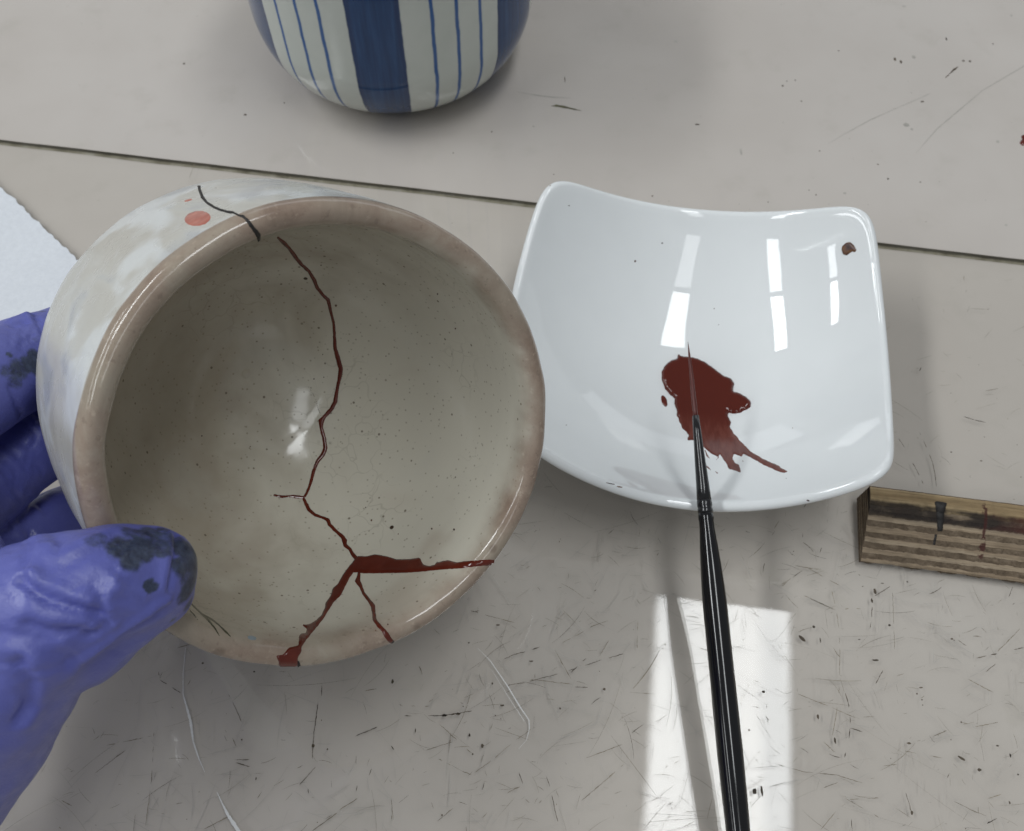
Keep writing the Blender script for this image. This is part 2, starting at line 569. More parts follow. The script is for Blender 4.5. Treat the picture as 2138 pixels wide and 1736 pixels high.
for i in range(1900):
    x = random.uniform(-0.12, 0.19); y = random.uniform(-0.02, 0.12)
    a = random.gauss(random.choice([0.5, -0.7, 1.4, 2.6, -0.2]), 0.4)
    L = min(0.022, random.expovariate(1 / 0.005) + 0.001)
    w = random.uniform(0.00002, 0.00007)
    n = 5
    cv = random.uniform(-0.06, 0.06) * L
    pts = [(x + math.cos(a) * (k / n - .5) * L - math.sin(a) * cv * ((k / n - .5) ** 2 * 4), y + math.sin(a) * (k / n - .5) * L + math.cos(a) * cv * ((k / n - .5) ** 2 * 4)) for k in range(n + 1)]
    MK3.strip(pts, [w * 0.2] + [w] * (n - 1) + [w * 0.2])


def wide(mk, zf, sc, rows, z=MT):
    pts = [(*zf(x, y), w / sc) for x, y, w in rows]
    out, ws = [], []
    for (x0, y0, w0), (x1, y1, w1) in zip(pts[:-1], pts[1:]):
        for k in range(8):
            f_ = k / 8
            p = at_z(x0 + (x1 - x0) * f_, y0 + (y1 - y0) * f_, z)
            out.append((p.x, p.y)); ws.append((w0 + (w1 - w0) * f_) / 9000 * random.uniform(0.55, 0.9))
    mk.strip(out, ws)


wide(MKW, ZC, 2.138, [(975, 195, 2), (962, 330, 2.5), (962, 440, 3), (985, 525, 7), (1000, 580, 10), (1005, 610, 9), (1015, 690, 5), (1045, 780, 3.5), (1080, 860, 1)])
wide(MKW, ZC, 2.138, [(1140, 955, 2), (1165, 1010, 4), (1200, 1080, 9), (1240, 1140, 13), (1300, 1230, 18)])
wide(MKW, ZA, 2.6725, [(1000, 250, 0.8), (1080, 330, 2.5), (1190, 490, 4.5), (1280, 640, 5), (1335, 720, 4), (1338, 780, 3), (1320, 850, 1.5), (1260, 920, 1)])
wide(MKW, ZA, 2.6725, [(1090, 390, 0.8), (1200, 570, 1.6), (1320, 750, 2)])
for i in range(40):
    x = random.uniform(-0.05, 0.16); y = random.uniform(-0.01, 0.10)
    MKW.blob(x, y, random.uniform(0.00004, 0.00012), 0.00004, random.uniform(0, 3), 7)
MK1.build('deep_scratch_marks', M_SCRATCH, mat_root)
MK2.build('faint_scratch_marks', M_SCRATCH2, mat_root)
MK2B.build('grey_scratch_marks', M_SCRATCH3, mat_root)
MK3.build('hairline_scratches', M_FINE, mat_root)
MKW.build('painted_glints_and_scuffs', M_GLINT_SCUFF, mat_root)

# marks on the bare table beyond the mat
MT1, MT2, MT3 = Marks(0.00004), Marks(0.00003), Marks(0.00005)
ZE = Z(1600, 0, 2.334); ZG = Z(400, 0, 1.9436)
kE = 1 / (2.334 * 7200)
for (x, y, rx, ry) in [(1398, 342, 8, 13), (1432, 356, 8, 13), (754, 494, 7, 7), (778, 467, 4, 4), (826, 461, 5, 5), (1075, 293, 5, 5), (862, 582, 6, 4), (265, 715, 15, 5), (1555, 584, 12, 6),
                       (1358, 1027, 6, 6), (1543, 1046, 4, 4), (945, 1119, 4, 5), (1300, 944, 6, 4), (966, 867, 5, 4), (1790, 350, 9, 6), (1828, 353, 8, 8), (1693, 225, 5, 12), (1960, 253, 5, 5),
                       (670, 1160, 3, 5), (7, 1126, 5, 5), (905, 1092, 4, 3)]:
    p = at_z(*ZE(x, y), 0); MT1.blob(p.x, p.y, rx * kE, ry * kE * 1.2)
for (x, y, rx, ry) in [(1505, 328, 14, 12), (1463, 718, 20, 14), (1495, 742, 8, 8), (1988, 813, 10, 9), (1110, 1110, 10, 6), (140, 240, 14, 7), (1450, 38, 12, 8), (2066, 90, 9, 10), (515, 870, 7, 22), (2035, 1293, 8, 7)]:
    p = at_z(*ZE(x, y), 0); MT2.blob(p.x, p.y, rx * kE, ry * kE * 1.2)
wide(MT1, ZE, 2.334, [(1688, 447, 5), (1715, 422, 4), (1735, 402, 14), (1757, 386, 5), (1762, 384, 1)], 0)
wide(MT2, ZE, 2.334, [(2300, 300, 3), (2138, 380, 6), (1900, 520, 5), (1640, 740, 5), (1500, 900, 1)], 0)
wide(MT2, ZE, 2.334, [(1600, 536, 3), (1560, 556, 5), (1400, 625, 2), (1250, 692, 5), (1100, 775, 3), (1000, 835, 1)], 0)
wide(MT3, ZG, 1.9436, [(1855, 508, 2), (1880, 506, 13), (1915, 512, 15), (1960, 522, 9), (2005, 532, 1)], 0)
for (x, y, rx, ry) in [(393, 549, 9, 6), (102, 305, 8, 6), (1387, 732, 4, 4), (1571, 631, 4, 6), (1920, 380, 3, 22), (1770, 605, 4, 3), (1867, 834, 4, 4), (580, 493, 4, 5)]:
    p = at_z(*ZG(x, y), 0); MT1.blob(p.x, p.y, rx * kE, ry * kE * 1.2)
wide(MT2, ZG, 1.9436, [(1690, 440, 2), (1780, 455, 5), (1860, 465, 6), (1960, 470, 1)], 0)
for i in range(60):
    x = random.uniform(-0.23, 0.24); y = random.uniform(0.225, 0.36)
    MT1.blob(x, y, random.uniform(0.00006, 0.00018), random.uniform(0.00006, 0.00012), 0, 7)
MT1.build('dark_specks', M_SCRATCH, table)
MT2.build('grey_smears', M_STAIN, table)
MT3.build('olive_smear', M_OLIVE, table)

ms = Marks(0.00012)
ptsA, wsA = [], []
for i in range(260):
    q = P0 + sdir * (W_ * i / 259) - sn * (0.0006 + 0.0002 * noise.noise(Vector((i * 0.2, 0, 4))))
    ptsA.append((q.x, q.y)); wsA.append(0.0008 + 0.0005 * noise.noise(Vector((i * 0.17, 1, 1))))
ms.strip(ptsA, wsA)
t = NT('grime_under_edge')
fq = t.noise(t.coord(), 160, 4, 0.6)
t.set(Base_Color=t.ramp(fq, [(0.3, (0.12, 0.105, 0.07)), (0.5, (0.24, 0.22, 0.165)), (0.7, (0.34, 0.32, 0.265))]), Roughness=0.5)
ms.build('edge_grime', t.mat, mat_root)

# ------------------------------------------------------------------ paper corner at the left
e0 = at_z(0, 459, MT); e1 = at_z(194, 641, MT)
ed = (e1 - e0).normalized(); en = Vector((ed.y, -ed.x, 0))
if en.x > 0: en = -en
NA, NB = 110, 50
vs, fs = [], []
start = e0 - ed * 0.06
LA, LB = 0.125, 0.11
for i in range(NA + 1):
    for j in range(NB + 1):
        p = start + ed * (LA * i / NA) + en * (LB * j / NB)
        if j == 0:
            p = p + en * (0.0009 * noise.noise(Vector((i * 0.33, 1.7, 0))) + 0.0004 * noise.noise(Vector((i * 1.1, 5.7, 0))))
        if i == NA:
            p = p + ed * (0.0007 * noise.noise(Vector((j * 0.4, 7.7, 0))))
        z = MT + 0.0007 + 0.0005 * noise.noise(Vector((p.x * 45, p.y * 45, 0.3))) + 0.00012 * noise.noise(Vector((p.x * 320, p.y * 320, 3)))
        vs.append(Vector((p.x, p.y, z)))
nv = len(vs)
for v in list(vs):
    vs.append(Vector((v.x, v.y, v.z - 0.00015)))
row = NB + 1
for i in range(NA):
    for j in range(NB):
        a = i * row + j
        q = (a, a + 1, a + row + 1, a + row)
        fs.append(q); fs.append(tuple(k + nv for k in reversed(q)))
org = vs[row * NA // 2]
pinv = Matrix.Translation(-Vector((start.x, start.y, MT)))
paper = mesh_obj('paper_sheet', [pinv @ v for v in vs], fs, M_PAPER)
bmx = bmesh.new(); bmx.from_mesh(paper.data); bmesh.ops.recalc_face_normals(bmx, faces=bmx.faces); bmx.to_mesh(paper.data); bmx.free()
paper.location = (start.x, start.y, MT)
tag(paper, 'torn white tissue paper lying behind the gloved fingers at the left edge', 'paper')


# ------------------------------------------------------------------ lathe
def lathe(name, prof, nseg, mat, parent, wfun=None, jit=None, cap=True):
    """prof: list of (radius, height); first and last radius 0 close the ends"""
    vs, fs = [], []
    n = len(prof)
    for j, (r, h) in enumerate(prof):
        for i in range(nseg):
            a = 2 * math.pi * i / nseg
            k = wfun(a, j) if wfun else 1.0
            dr, dh = jit(a, j, r, h) if jit else (0, 0)
            vs.append(((r * k + dr) * math.cos(a), (r * k + dr) * math.sin(a), h + dh))
    for j in range(n - 1):
        for i in range(nseg):
            i2 = (i + 1) % nseg
            fs.append((j * nseg + i, j * nseg + i2, (j + 1) * nseg + i2, (j + 1) * nseg + i))
    if cap:
        vs.append((0, 0, prof[0][1])); vs.append((0, 0, prof[-1][1]))
        c0, c1 = len(vs) - 2, len(vs) - 1
        for i in range(nseg):
            i2 = (i + 1) % nseg
            fs.append((c0, i2, i)); fs.append((c1, (n - 1) * nseg + i, (n - 1) * nseg + i2))
    return mesh_obj(name, vs, fs, mat, parent)


# ------------------------------------------------------------------ striped blue and white jar
JX, JY, JR = -0.04524, 0.31524, 0.05336
ZM, RF, ZF, PW = 0.0331, 0.0302, 0.003, 2.14
jar = empty('striped_jar', Matrix.Translation((JX, JY, 0)))
tag(jar, 'white porcelain jar with dark blue vertical stripes standing at the back', 'jar')
jp = []
for k in range(40):
    s_ = k / 39
    z = ZF + (ZM - ZF) * (1 - math.cos(s_ * math.pi / 2))
    q = (z - ZF) / (ZM - ZF)
    jp.append((RF + (JR - RF) * (1 - (1 - q) ** PW) ** (1 / PW), z))
for k in range(1, 20):
    jp.append((JR + 0.0002 * math.sin(k / 19 * 3), ZM + (0.098 - ZM) * k / 19))
jp += [(JR - 0.0004, 0.1), (JR - 0.0018, 0.1012), (JR - 0.0034, 0.1004), (JR - 0.004, 0.098)]
for k in range(1, 12):
    jp.append((JR - 0.004, 0.098 - (0.098 - 0.03) * k / 11))
for k in range(1, 9):
    a = math.pi / 2 * k / 8
    jp.append(((JR - 0.004 - 0.02) + 0.02 * math.cos(a), 0.03 - 0.02 * math.sin(a)))
jp.append((0.005, 0.01))
jp[0] = (RF, ZF)


def jar_angle(x, y):
    """angle round the jar of a stripe measured on the photograph"""
    d = ray(x, y)
    zz = 0.05
    # meet the cylinder of the jar
    ox, oy = EYE.x - JX, EYE.y - JY
    a = d.x ** 2 + d.y ** 2; b = 2 * (ox * d.x + oy * d.y); c_ = ox * ox + oy * oy - JR * JR
    t_ = (-b - math.sqrt(max(0, b * b - 4 * a * c_))) / (2 * a)
    return math.atan2(oy + t_ * d.y, ox + t_ * d.x)


# stripe centres (angle) and half widths
def ja(x): return jar_angle(*ZG(x, 60))


t = NT('blue_and_white_glaze')
ang = t.attr('around')
co = t.coord()
wob = t.math('MULTIPLY', t.math('SUBTRACT', t.noise(t.mapping(co, (1, 1, 1)), 140, 3), 0.5), 0.016)
A_ = t.math('ADD', ang, wob)
zz = t.attr('height')
band = None
lines = None
bands = [(ja(868), ja(1132)), (ja(1597), ja(1597) + 0.47), (ja(490) - 0.47, ja(490))]
lin = [ja(549), ja(642), ja(741), ja(1283), ja(1403), ja(1515)]
per = ja(868) - bands[2][0]
stops_b = list(bands); stops_l = list(lin)
# carry the same rhythm round the back
a0 = bands[1][1] + 0.35
while a0 < bands[2][0] + 2 * math.pi - 0.5:
    stops_b.append((a0 + 0.35, a0 + 0.82)); stops_l += [a0 - 0.2, a0 - 0.05, a0 + 0.1]
    a0 += 1.25


def box_mask(a, b, soft):
    m1 = t.mr(A_, a - soft, a + soft)
    m2 = t.mr(A_, b + soft, b - soft)
    return t.math('MULTIPLY', m1, m2)


def norm(a):      # attribute runs from -pi to pi with its seam at the far side (+90 degrees)
    while a > math.pi / 2: a -= 2 * math.pi
    while a < -1.5 * math.pi: a += 2 * math.pi
    return a


edge_dark = None
for (a, b) in stops_b:
    a, b = norm(a), norm(b)
    if b < a: continue
    m = box_mask(a, b, 0.006)
    band = m if band is None else t.math('MAXIMUM', band, m)
    e = t.math('SUBTRACT', m, box_mask(a + 0.03, b - 0.03, 0.012))
    edge_dark = e if edge_dark is None else t.math('MAXIMUM', edge_dark, e)
for a in stops_l:
    a = norm(a)
    m = box_mask(a - 0.0125, a + 0.0125, 0.006)
    lines = m if lines is None else t.math('MAXIMUM', lines, m)
streak = t.noise(t.mapping(t.n('ShaderNodeCombineXYZ').outputs[0]), 1, 2)
cmb = t.n('ShaderNodeCombineXYZ'); t.put(cmb.inputs[0], t.math('MULTIPLY', ang, 30.0)); t.put(cmb.inputs[1], t.math('MULTIPLY', zz, 30.0))
streak = t.noise(cmb.outputs[0], 1, 4, 0.6)
white = t.mix(t.mr(t.noise(co, 60, 3), 0.3, 0.7), (0.52, 0.555, 0.515), (0.56, 0.59, 0.55))
blue = t.ramp(streak, [(0.3, (0.010, 0.036, 0.105)), (0.55, (0.015, 0.055, 0.155)), (0.75, (0.026, 0.080, 0.205))])
blue = t.mix(t.math('MULTIPLY', edge_dark, 0.55), blue, (0.010, 0.024, 0.085))
ringm = t.math('MULTIPLY', t.mr(zz, 0.0085, 0.0100), t.mr(zz, 0.0125, 0.0110))
blue = t.mix(t.math('MULTIPLY', ringm, 0.6), blue, (0.010, 0.026, 0.09))
colr = t.mix(band, white, blue)
linec = t.mix(t.mr(zz, 0.014, 0.005), (0.035, 0.105, 0.29), (0.016, 0.04, 0.13))
colr = t.mix(t.math('MULTIPLY', lines, t.math('SUBTRACT', 1.0, band)), colr, linec)
t.set(Base_Color=colr, Roughness=0.10, Specular_IOR_Level=0.5)
t.bump(t.noise(co, 120, 2), 0.05, 0.0006)
jar_body = lathe('jar_body', jp, 240, t.mat, jar)
va = np.array([v.co[:] for v in jar_body.data.vertices])
an = np.arctan2(va[:, 1], va[:, 0]); an = np.where(an > math.pi / 2 + 1e-4, an - 2 * math.pi, an)
attr(jar_body, 'around', an); attr(jar_body, 'height', va[:, 2])
M_BISQUE = plain('bare_clay', (0.40, 0.36, 0.30), 0.8, 0.2, 0.15, 300)
lathe('foot_ring', [(RF - 0.004, 0.0001), (RF - 0.001, 0.0001), (RF - 0.0005, 0.0012), (RF - 0.0005, 0.004), (RF - 0.005, 0.004), (RF - 0.004, 0.0001)], 96, M_BISQUE, jar, cap=False)

# ------------------------------------------------------------------ square dish
DQ = dict(X=0.05458, Y=0.15540, ph=-0.11783, a=0.05535, b=0.05200, bulge=0.00619, rc=13.879, z0=0.006, k=0.02141, pw=2.413)
dish = empty('square_dish', Matrix.Translation((DQ['X'], DQ['Y'], MT)) @ Matrix.Rotation(DQ['ph'], 4, 'Z'))
tag(dish, 'white glazed square dish with upturned corners holding red lacquer', 'dish')


def dish_outline(t_):
    n = DQ['rc']
    c_, s_ = math.cos(t_), math.sin(t_)
    q = (abs(c_) ** n + abs(s_) ** n) ** (-1 / n)
    x, y = c_ * q, s_ * q
    return x * (DQ['a'] - DQ['bulge'] * y * y), y * (DQ['b'] - DQ['bulge'] * x * x)


def dish_z(x, y):
    r = math.hypot(x, y) / 0.05
    return DQ['z0'] - MT + DQ['k'] * r ** DQ['pw']


ND = 288
# even arc-length sampling of the outline
raw = [dish_outline(2 * math.pi * i / 6000) for i in range(6000)]
acc = [0.0]
for i in range(1, 6001):
    acc.append(acc[-1] + math.dist(raw[i % 6000], raw[i - 1]))
outl = []
j = 0
for i in range(ND):
    tgt = acc[-1] * i / ND
    while acc[j + 1] < tgt: j += 1
    outl.append(raw[j % 6000])
for _ in range(3):   # ease the corners a touch
    outl = [((outl[i - 1][0] + 2 * outl[i][0] + outl[(i + 1) % ND][0]) / 4, (outl[i - 1][1] + 2 * outl[i][1] + outl[(i + 1) % ND][1]) / 4) for i in range(ND)]
TH = 0.0030
rows = []
ss = [0.001] + [k / 40 for k in range(1, 38)] + [0.95, 0.972]
vs, fs = [], []


def nrm(x, y):
    h = 1e-5
    gx = (dish_z(x + h, y) - dish_z(x - h, y)) / (2 * h); gy = (dish_z(x, y + h) - dish_z(x, y - h)) / (2 * h)
    return Vector((-gx, -gy, 1)).normalized()


for s_ in ss:
    rows.append([Vector((x * s_, y * s_, dish_z(x * s_, y * s_))) for x, y in outl])
edge_c = []
for (x, y) in outl:        # rounded rim
    xx, yy = x * 0.972, y * 0.972
    N_ = nrm(xx, yy); top = Vector((xx, yy, dish_z(xx, yy)))
    cen = top - N_ * TH / 2
    out = Vector((x, y, 0)); out = (out - N_ * out.dot(N_)).normalized()
    edge_c.append((cen, N_, out))
for k in range(1, 9):
    a = math.pi * k / 9
    rows.append([cen + N_ * (math.cos(a) * TH / 2) + out * (math.sin(a) * TH * 0.52) for cen, N_, out in edge_c])
for s_ in reversed(ss):
    rr = []
    for x, y in outl:
        xx, yy = x * s_, y * s_
        rr.append(Vector((xx, yy, dish_z(xx, yy))) - nrm(xx, yy) * TH)
    rows.append(rr)
for rw in rows: vs += rw
for j in range(len(rows) - 1):
    for i in range(ND):
        i2 = (i + 1) % ND
        fs.append((j * ND + i, j * ND + i2, (j + 1) * ND + i2, (j + 1) * ND + i))
vs.append(Vector((0, 0, dish_z(0, 0)))); vs.append(Vector((0, 0, dish_z(0, 0) - TH)))
for i in range(ND):
    i2 = (i + 1) % ND
    fs.append((len(vs) - 2, i2, i)); fs.append((len(vs) - 1, (len(rows) - 1) * ND + i, (len(rows) - 1) * ND + i2))
dish_body = mesh_obj('dish_body', vs, fs, M_PORC, dish)
bmx = bmesh.new(); bmx.from_mesh(dish_body.data); bmesh.ops.recalc_face_normals(bmx, faces=bmx.faces); bmx.to_mesh(dish_body.data); bmx.free()
zb = dish_z(0.019, 0) - TH
lathe('foot_ring', [(0.0165, 0.00005), (0.0195, 0.00005), (0.0205, 0.0008), (0.0205, zb + 0.0015), (0.016, zb + 0.001), (0.0165, 0.00005)], 96, M_PORC, dish, cap=False)

# ------------------------------------------------------------------ tea bowl
BC = Vector((-0.034045973, 0.08744853, 0.09502256))            # rim centre
BN = Vector((0.52281876, -0.61470236, 0.59059423)).normalized()  # axis, out of the mouth
BU = Vector((0, 0, 1)).cross(BN).normalized(); BV = BN.cross(BU)
BD = 0.076
base = BC - BN * BD
bowl_m = Matrix(((BU.x, BV.x, BN.x, base.x), (BU.y, BV.y, BN.y, base.y), (BU.z, BV.z, BN.z, base.z), (0, 0, 0, 1)))
bowl = empty('tea_bowl', bowl_m)
tag(bowl, 'cracked grey-beige tea bowl mended with red lacquer, tilted towards the viewer', 'bowl')


def bw(a):
    return 1 - 0.0081 * math.cos(2 * a) - 0.0105 * math.sin(2 * a) - 0.0025 * math.cos(3 * a) - 0.0003 * math.sin(3 * a)


R_O = 0.05
def outer_r(d):
    Rb, db, rb, D, pw = 0.0511, 0.0415, 0.028, BD - 0.003, 3.3
    if d < db: return Rb - (Rb - R_O) * ((db - d) / db) ** 2
    s_ = min(1, (d - db) / (D - db))
    return rb + (Rb - rb) * max(0, 1 - s_ ** pw) ** (1 / pw)


def inner_r(d):
    D, rmax, dm = BD - 0.008, 0.0452, 0.014
    r0 = 0.0442
    if d < dm: return rmax - (rmax - r0) * ((dm - d) / dm) ** 2
    s_ = min(1, (d - dm) / (D - dm))
    return rmax * max(0, 1 - s_ ** 1.95) ** (1 / 1.95)


prof, zone = [], []
D_ = BD - 0.003
for k in range(6):
    prof.append((0.004 + 0.024 * k / 6, 0.003)); zone.append(-1.0)
for k in range(60):
    f_ = k / 59
    d = D_ - (D_ - 0.004) * (f_ ** 1.0 if False else (1 - math.cos(f_ * math.pi / 2)))
    prof.append((outer_r(d), BD - d)); zone.append(-1.0)
lo, li = outer_r(0.004), inner_r(0.0045)
for k in range(1, 20):
    a = math.pi * k / 20
    mid, hw = (lo + li) / 2, (lo - li) / 2
    prof.append((mid + hw * math.cos(a), BD - 0.004 + 0.004 * math.sin(a) ** 0.8)); zone.append(-0.7 + 1.4 * k / 20)
Di = BD - 0.008
for k in range(90):
    f_ = k / 89
    d = 0.0045 + (Di - 0.0045) * math.sin(f_ * math.pi / 2)
    r = inner_r(d)
    if r < 0.0015: r = 0.0015 * (1 - 0.3 * f_)
    prof.append((r, BD - d)); zone.append(1.0)
NB_ = 360


def bjit(a, j, r, h):
    p = Vector((math.cos(a) * 3, math.sin(a) * 3, h * 60))
    g = 0.00035 * noise.noise(p) + 0.00012 * noise.noise(p * 3.1)
    dh = 0.0006 * noise.noise(Vector((math.cos(a) * 1.6, math.sin(a) * 1.6, 4.0))) * min(1, max(0, (h - 0.05) / 0.02)) + 0.00018 * noise.noise(Vector((math.cos(a) * 7, math.sin(a) * 7, 9.0))) * min(1, max(0, (h - 0.066) / 0.01))
    thr = 0.00004 * math.sin(h * 1500 + a) * (1 if zone[j] != 0 else 0)
    if zone[j] == 1.0: g *= 0.25
    return g + thr * 0.5, dh


# glaze
t = NT('tea_bowl_glaze')
co = t.coord()
zn = t.attr('zone'); dp = t.attr('depth'); thx = t.attr('ca'); thy = t.attr('sa')
cyl = t.n('ShaderNodeCombineXYZ'); t.put(cyl.inputs[0], thx); t.put(cyl.inputs[1], thy); t.put(cyl.inputs[2], t.math('MULTIPLY', dp, 11.0))
cv_ = cyl.outputs[0]
# inside: grey-green celadon, warm patches, iron specks, crackle
inn = t.mix(t.mr(t.noise(co, 55, 4, 0.6), 0.3, 0.7), (0.37, 0.325, 0.255), (0.42, 0.375, 0.305))
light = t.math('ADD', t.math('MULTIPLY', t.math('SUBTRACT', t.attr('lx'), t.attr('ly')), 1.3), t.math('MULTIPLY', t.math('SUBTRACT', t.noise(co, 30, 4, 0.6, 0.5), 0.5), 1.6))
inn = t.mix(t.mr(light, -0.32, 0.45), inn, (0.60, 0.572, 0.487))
warm = t.noise(co, 26, 3, 0.6, 0.4)
inn = t.mix(t.mr(t.math('ADD', warm, t.mr(dp, 0.03, 0.012, 0, 0.10)), 0.58, 0.78, 0, 0.4), inn, (0.35, 0.265, 0.20))
inn = t.mix(t.mr(t.noise(t.mapping(co, (1, 1, 1), loc=(3, 1, 2)), 34, 4), 0.60, 0.74, 0, 0.18), inn, (0.50, 0.50, 0.46))
sp1 = t.voro(co, 270)
spm = t.math('MULTIPLY', t.mr(sp1, 0.115, 0.065), t.mr(t.voro(co, 270, out='Color'), 0.45, 0.55))
inn = t.mix(t.math('MULTIPLY', spm, 0.75), inn, (0.10, 0.075, 0.045))
sp2 = t.voro(co, 560)
inn = t.mix(t.math('MULTIPLY', t.mr(sp2, 0.20, 0.08), 0.55), inn, (0.20, 0.17, 0.12))
sp3 = t.voro(t.mapping(co, loc=(0.7, 0.2, 0.1)), 95)
inn = t.mix(t.math('MULTIPLY', t.mr(sp3, 0.07, 0.05), t.mr(t.voro(t.mapping(co, loc=(0.7, 0.2, 0.1)), 95, out='Color'), 0.55, 0.6)), inn, (0.05, 0.03, 0.02))
crk = t.n('ShaderNodeTexVoronoi', feature='DISTANCE_TO_EDGE'); crk.inputs['Scale'].default_value = 150
nv_ = t.n('ShaderNodeTexNoise'); nv_.inputs['Scale'].default_value = 120; t.put(nv_.inputs['Vector'], co)
mxv = t.n('ShaderNodeMix', data_type='VECTOR'); mxv.inputs[0].default_value = 0.012
t.put(mxv.inputs[4], co); t.put(mxv.inputs[5], nv_.outputs['Color']); t.put(crk.inputs['Vector'], mxv.outputs[1])
ck = t.math('MULTIPLY', t.mr(crk.outputs['Distance'], 0.035, 0.0), t.mr(t.noise(co, 40, 2), 0.48, 0.66, 0, 0.28))
inn = t.mix(ck, inn, (0.22, 0.20, 0.15))
# rim: worn pinkish tan
rim = t.ramp(t.noise(co, 75, 6, 0.72, 0.4), [(0.30, (0.21, 0.148, 0.112)), (0.5, (0.295, 0.226, 0.175)), (0.70, (0.37, 0.315, 0.25))])
rim = t.mix(t.mr(t.noise(t.mapping(co, loc=(2, 1, 0)), 22, 3), 0.48, 0.68, 0, 0.6), rim, (0.335, 0.305, 0.24))
rim = t.mix(t.math('MULTIPLY', t.mr(sp3, 0.16, 0.09), 0.6), rim, (0.16, 0.115, 0.085))
rim = t.mix(t.mr(t.noise(co, 420, 3, 0.7), 0.58, 0.74, 0, 0.55), rim, (0.46, 0.38, 0.30))
rim = t.mix(t.mr(t.noise(co, 650, 2, 0.6), 0.60, 0.72, 0, 0.4), rim, (0.17, 0.125, 0.095))
# outside: milky white strokes over grey-beige, some blue-grey shadows of painting
st1 = t.noise(t.mapping(cv_, (1.5, 1.5, 1.1), rot=(0.5, 0.3, 0)), 2.4, 3, 0.5, 0.5)
st2 = t.noise(t.mapping(cv_, (1.5, 1.5, 1.9), rot=(0.9, -0.5, 0.3), loc=(2, 5, 1)), 2.2, 3, 0.5, 0.6)
st3 = t.noise(t.mapping(cv_, (2.0, 2.0, 5.0), rot=(0.15, 0.1, 0), loc=(7, 3, 1)), 2.2, 3, 0.5, 0.4)
out = t.mix(t.mr(st1, 0.35, 0.65), (0.49, 0.475, 0.425), (0.545, 0.54, 0.495))
out = t.mix(t.mr(st2, 0.45, 0.60, 0, 0.85), out, (0.67, 0.695, 0.695))
out = t.mix(t.mr(st1, 0.53, 0.68, 0, 0.8), out, (0.39, 0.405, 0.42))
side = t.mr(t.attr('sa'), 0.55, 0.05)      # painted foliage on the side nearest the hand
out = t.mix(t.math('MULTIPLY', t.mr(st3, 0.54, 0.66, 0, 0.6), side), out, (0.36, 0.36, 0.415))
out = t.mix(t.math('MULTIPLY', t.mr(st3, 0.43, 0.36, 0, 0.7), side), out, (0.43, 0.37, 0.345))
rw = t.noise(t.mapping(cv_, (1, 1, 1), loc=(4, 4, 4)), 3.0, 3)
rz = t.math('ADD', zn, t.math('MULTIPLY', t.math('SUBTRACT', rw, 0.5), 0.55))
colr = t.mix(t.mr(rz, -0.80, -0.62), out, rim)
fade = t.math('ADD', dp, t.math('MULTIPLY', t.math('SUBTRACT', rw, 0.5), 0.020))
inside = t.mr(fade, -0.002, 0.0085)
isin = t.mr(t.math('ADD', zn, t.math('MULTIPLY', t.math('SUBTRACT', t.noise(co, 45, 4, 0.65), 0.5), 0.9)), -0.05, 0.5)
colr = t.mix(t.math('MULTIPLY', inside, isin), colr, inn)
t.set(Base_Color=colr, Roughness=t.math('ADD', t.mr(t.noise(co, 90, 3), 0.3, 0.7, 0.07, 0.14), t.mr(zn, -0.75, -0.95, 0, 0.16)), Specular_IOR_Level=0.5)
hb = t.math('ADD', t.noise(co, 110, 3), t.math('MULTIPLY', t.noise(co, 500, 2), 0.25))
t.bump(hb, 0.06, 0.0005)
M_BOWL = t.mat
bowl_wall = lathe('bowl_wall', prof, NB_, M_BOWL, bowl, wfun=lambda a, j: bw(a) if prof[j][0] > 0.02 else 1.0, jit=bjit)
nvv = len(bowl_wall.data.vertices)
zv = np.repeat(np.array(zone), NB_); zv = np.concatenate([zv, [-1, 1]])
va = np.array([v.co[:] for v in bowl_wall.data.vertices])
an = np.arctan2(va[:, 1], va[:, 0])
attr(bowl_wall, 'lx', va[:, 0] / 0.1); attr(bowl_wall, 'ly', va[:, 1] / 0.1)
attr(bowl_wall, 'zone', zv); attr(bowl_wall, 'depth', BD - va[:, 2]); attr(bowl_wall, 'ca', np.cos(an)); attr(bowl_wall, 'sa', np.sin(an))
bmx = bmesh.new(); bmx.from_mesh(bowl_wall.data); bmesh.ops.recalc_face_normals(bmx, faces=bmx.faces); bmx.to_mesh(bowl_wall.data); bmx.free()
lathe('foot_ring', [(0.019, -0.002), (0.023, -0.002), (0.0245, 0.0), (0.026, 0.0045), (0.018, 0.0045), (0.019, -0.002)], 96, M_BISQUE, bowl, cap=False)


def bvh_of(o, m):
    vs_ = [m @ v.co for v in o.data.vertices]
    return BVHTree.FromPolygons(vs_, [tuple(p.vertices) for p in o.data.polygons])


BVH_BOWL = bvh_of(bowl_wall, bowl_m)
dish_m = Matrix.Translation((DQ['X'], DQ['Y'], MT)) @ Matrix.Rotation(DQ['ph'], 4, 'Z')
BVH_DISH = bvh_of(dish_body, dish_m)
BVH_TABLE = BVHTree.FromPolygons([Vector((-1, -1, 0)), Vector((1, -1, 0)), Vector((1, 1, 0)), Vector((-1, 1, 0))], [(0, 1, 2, 3)])


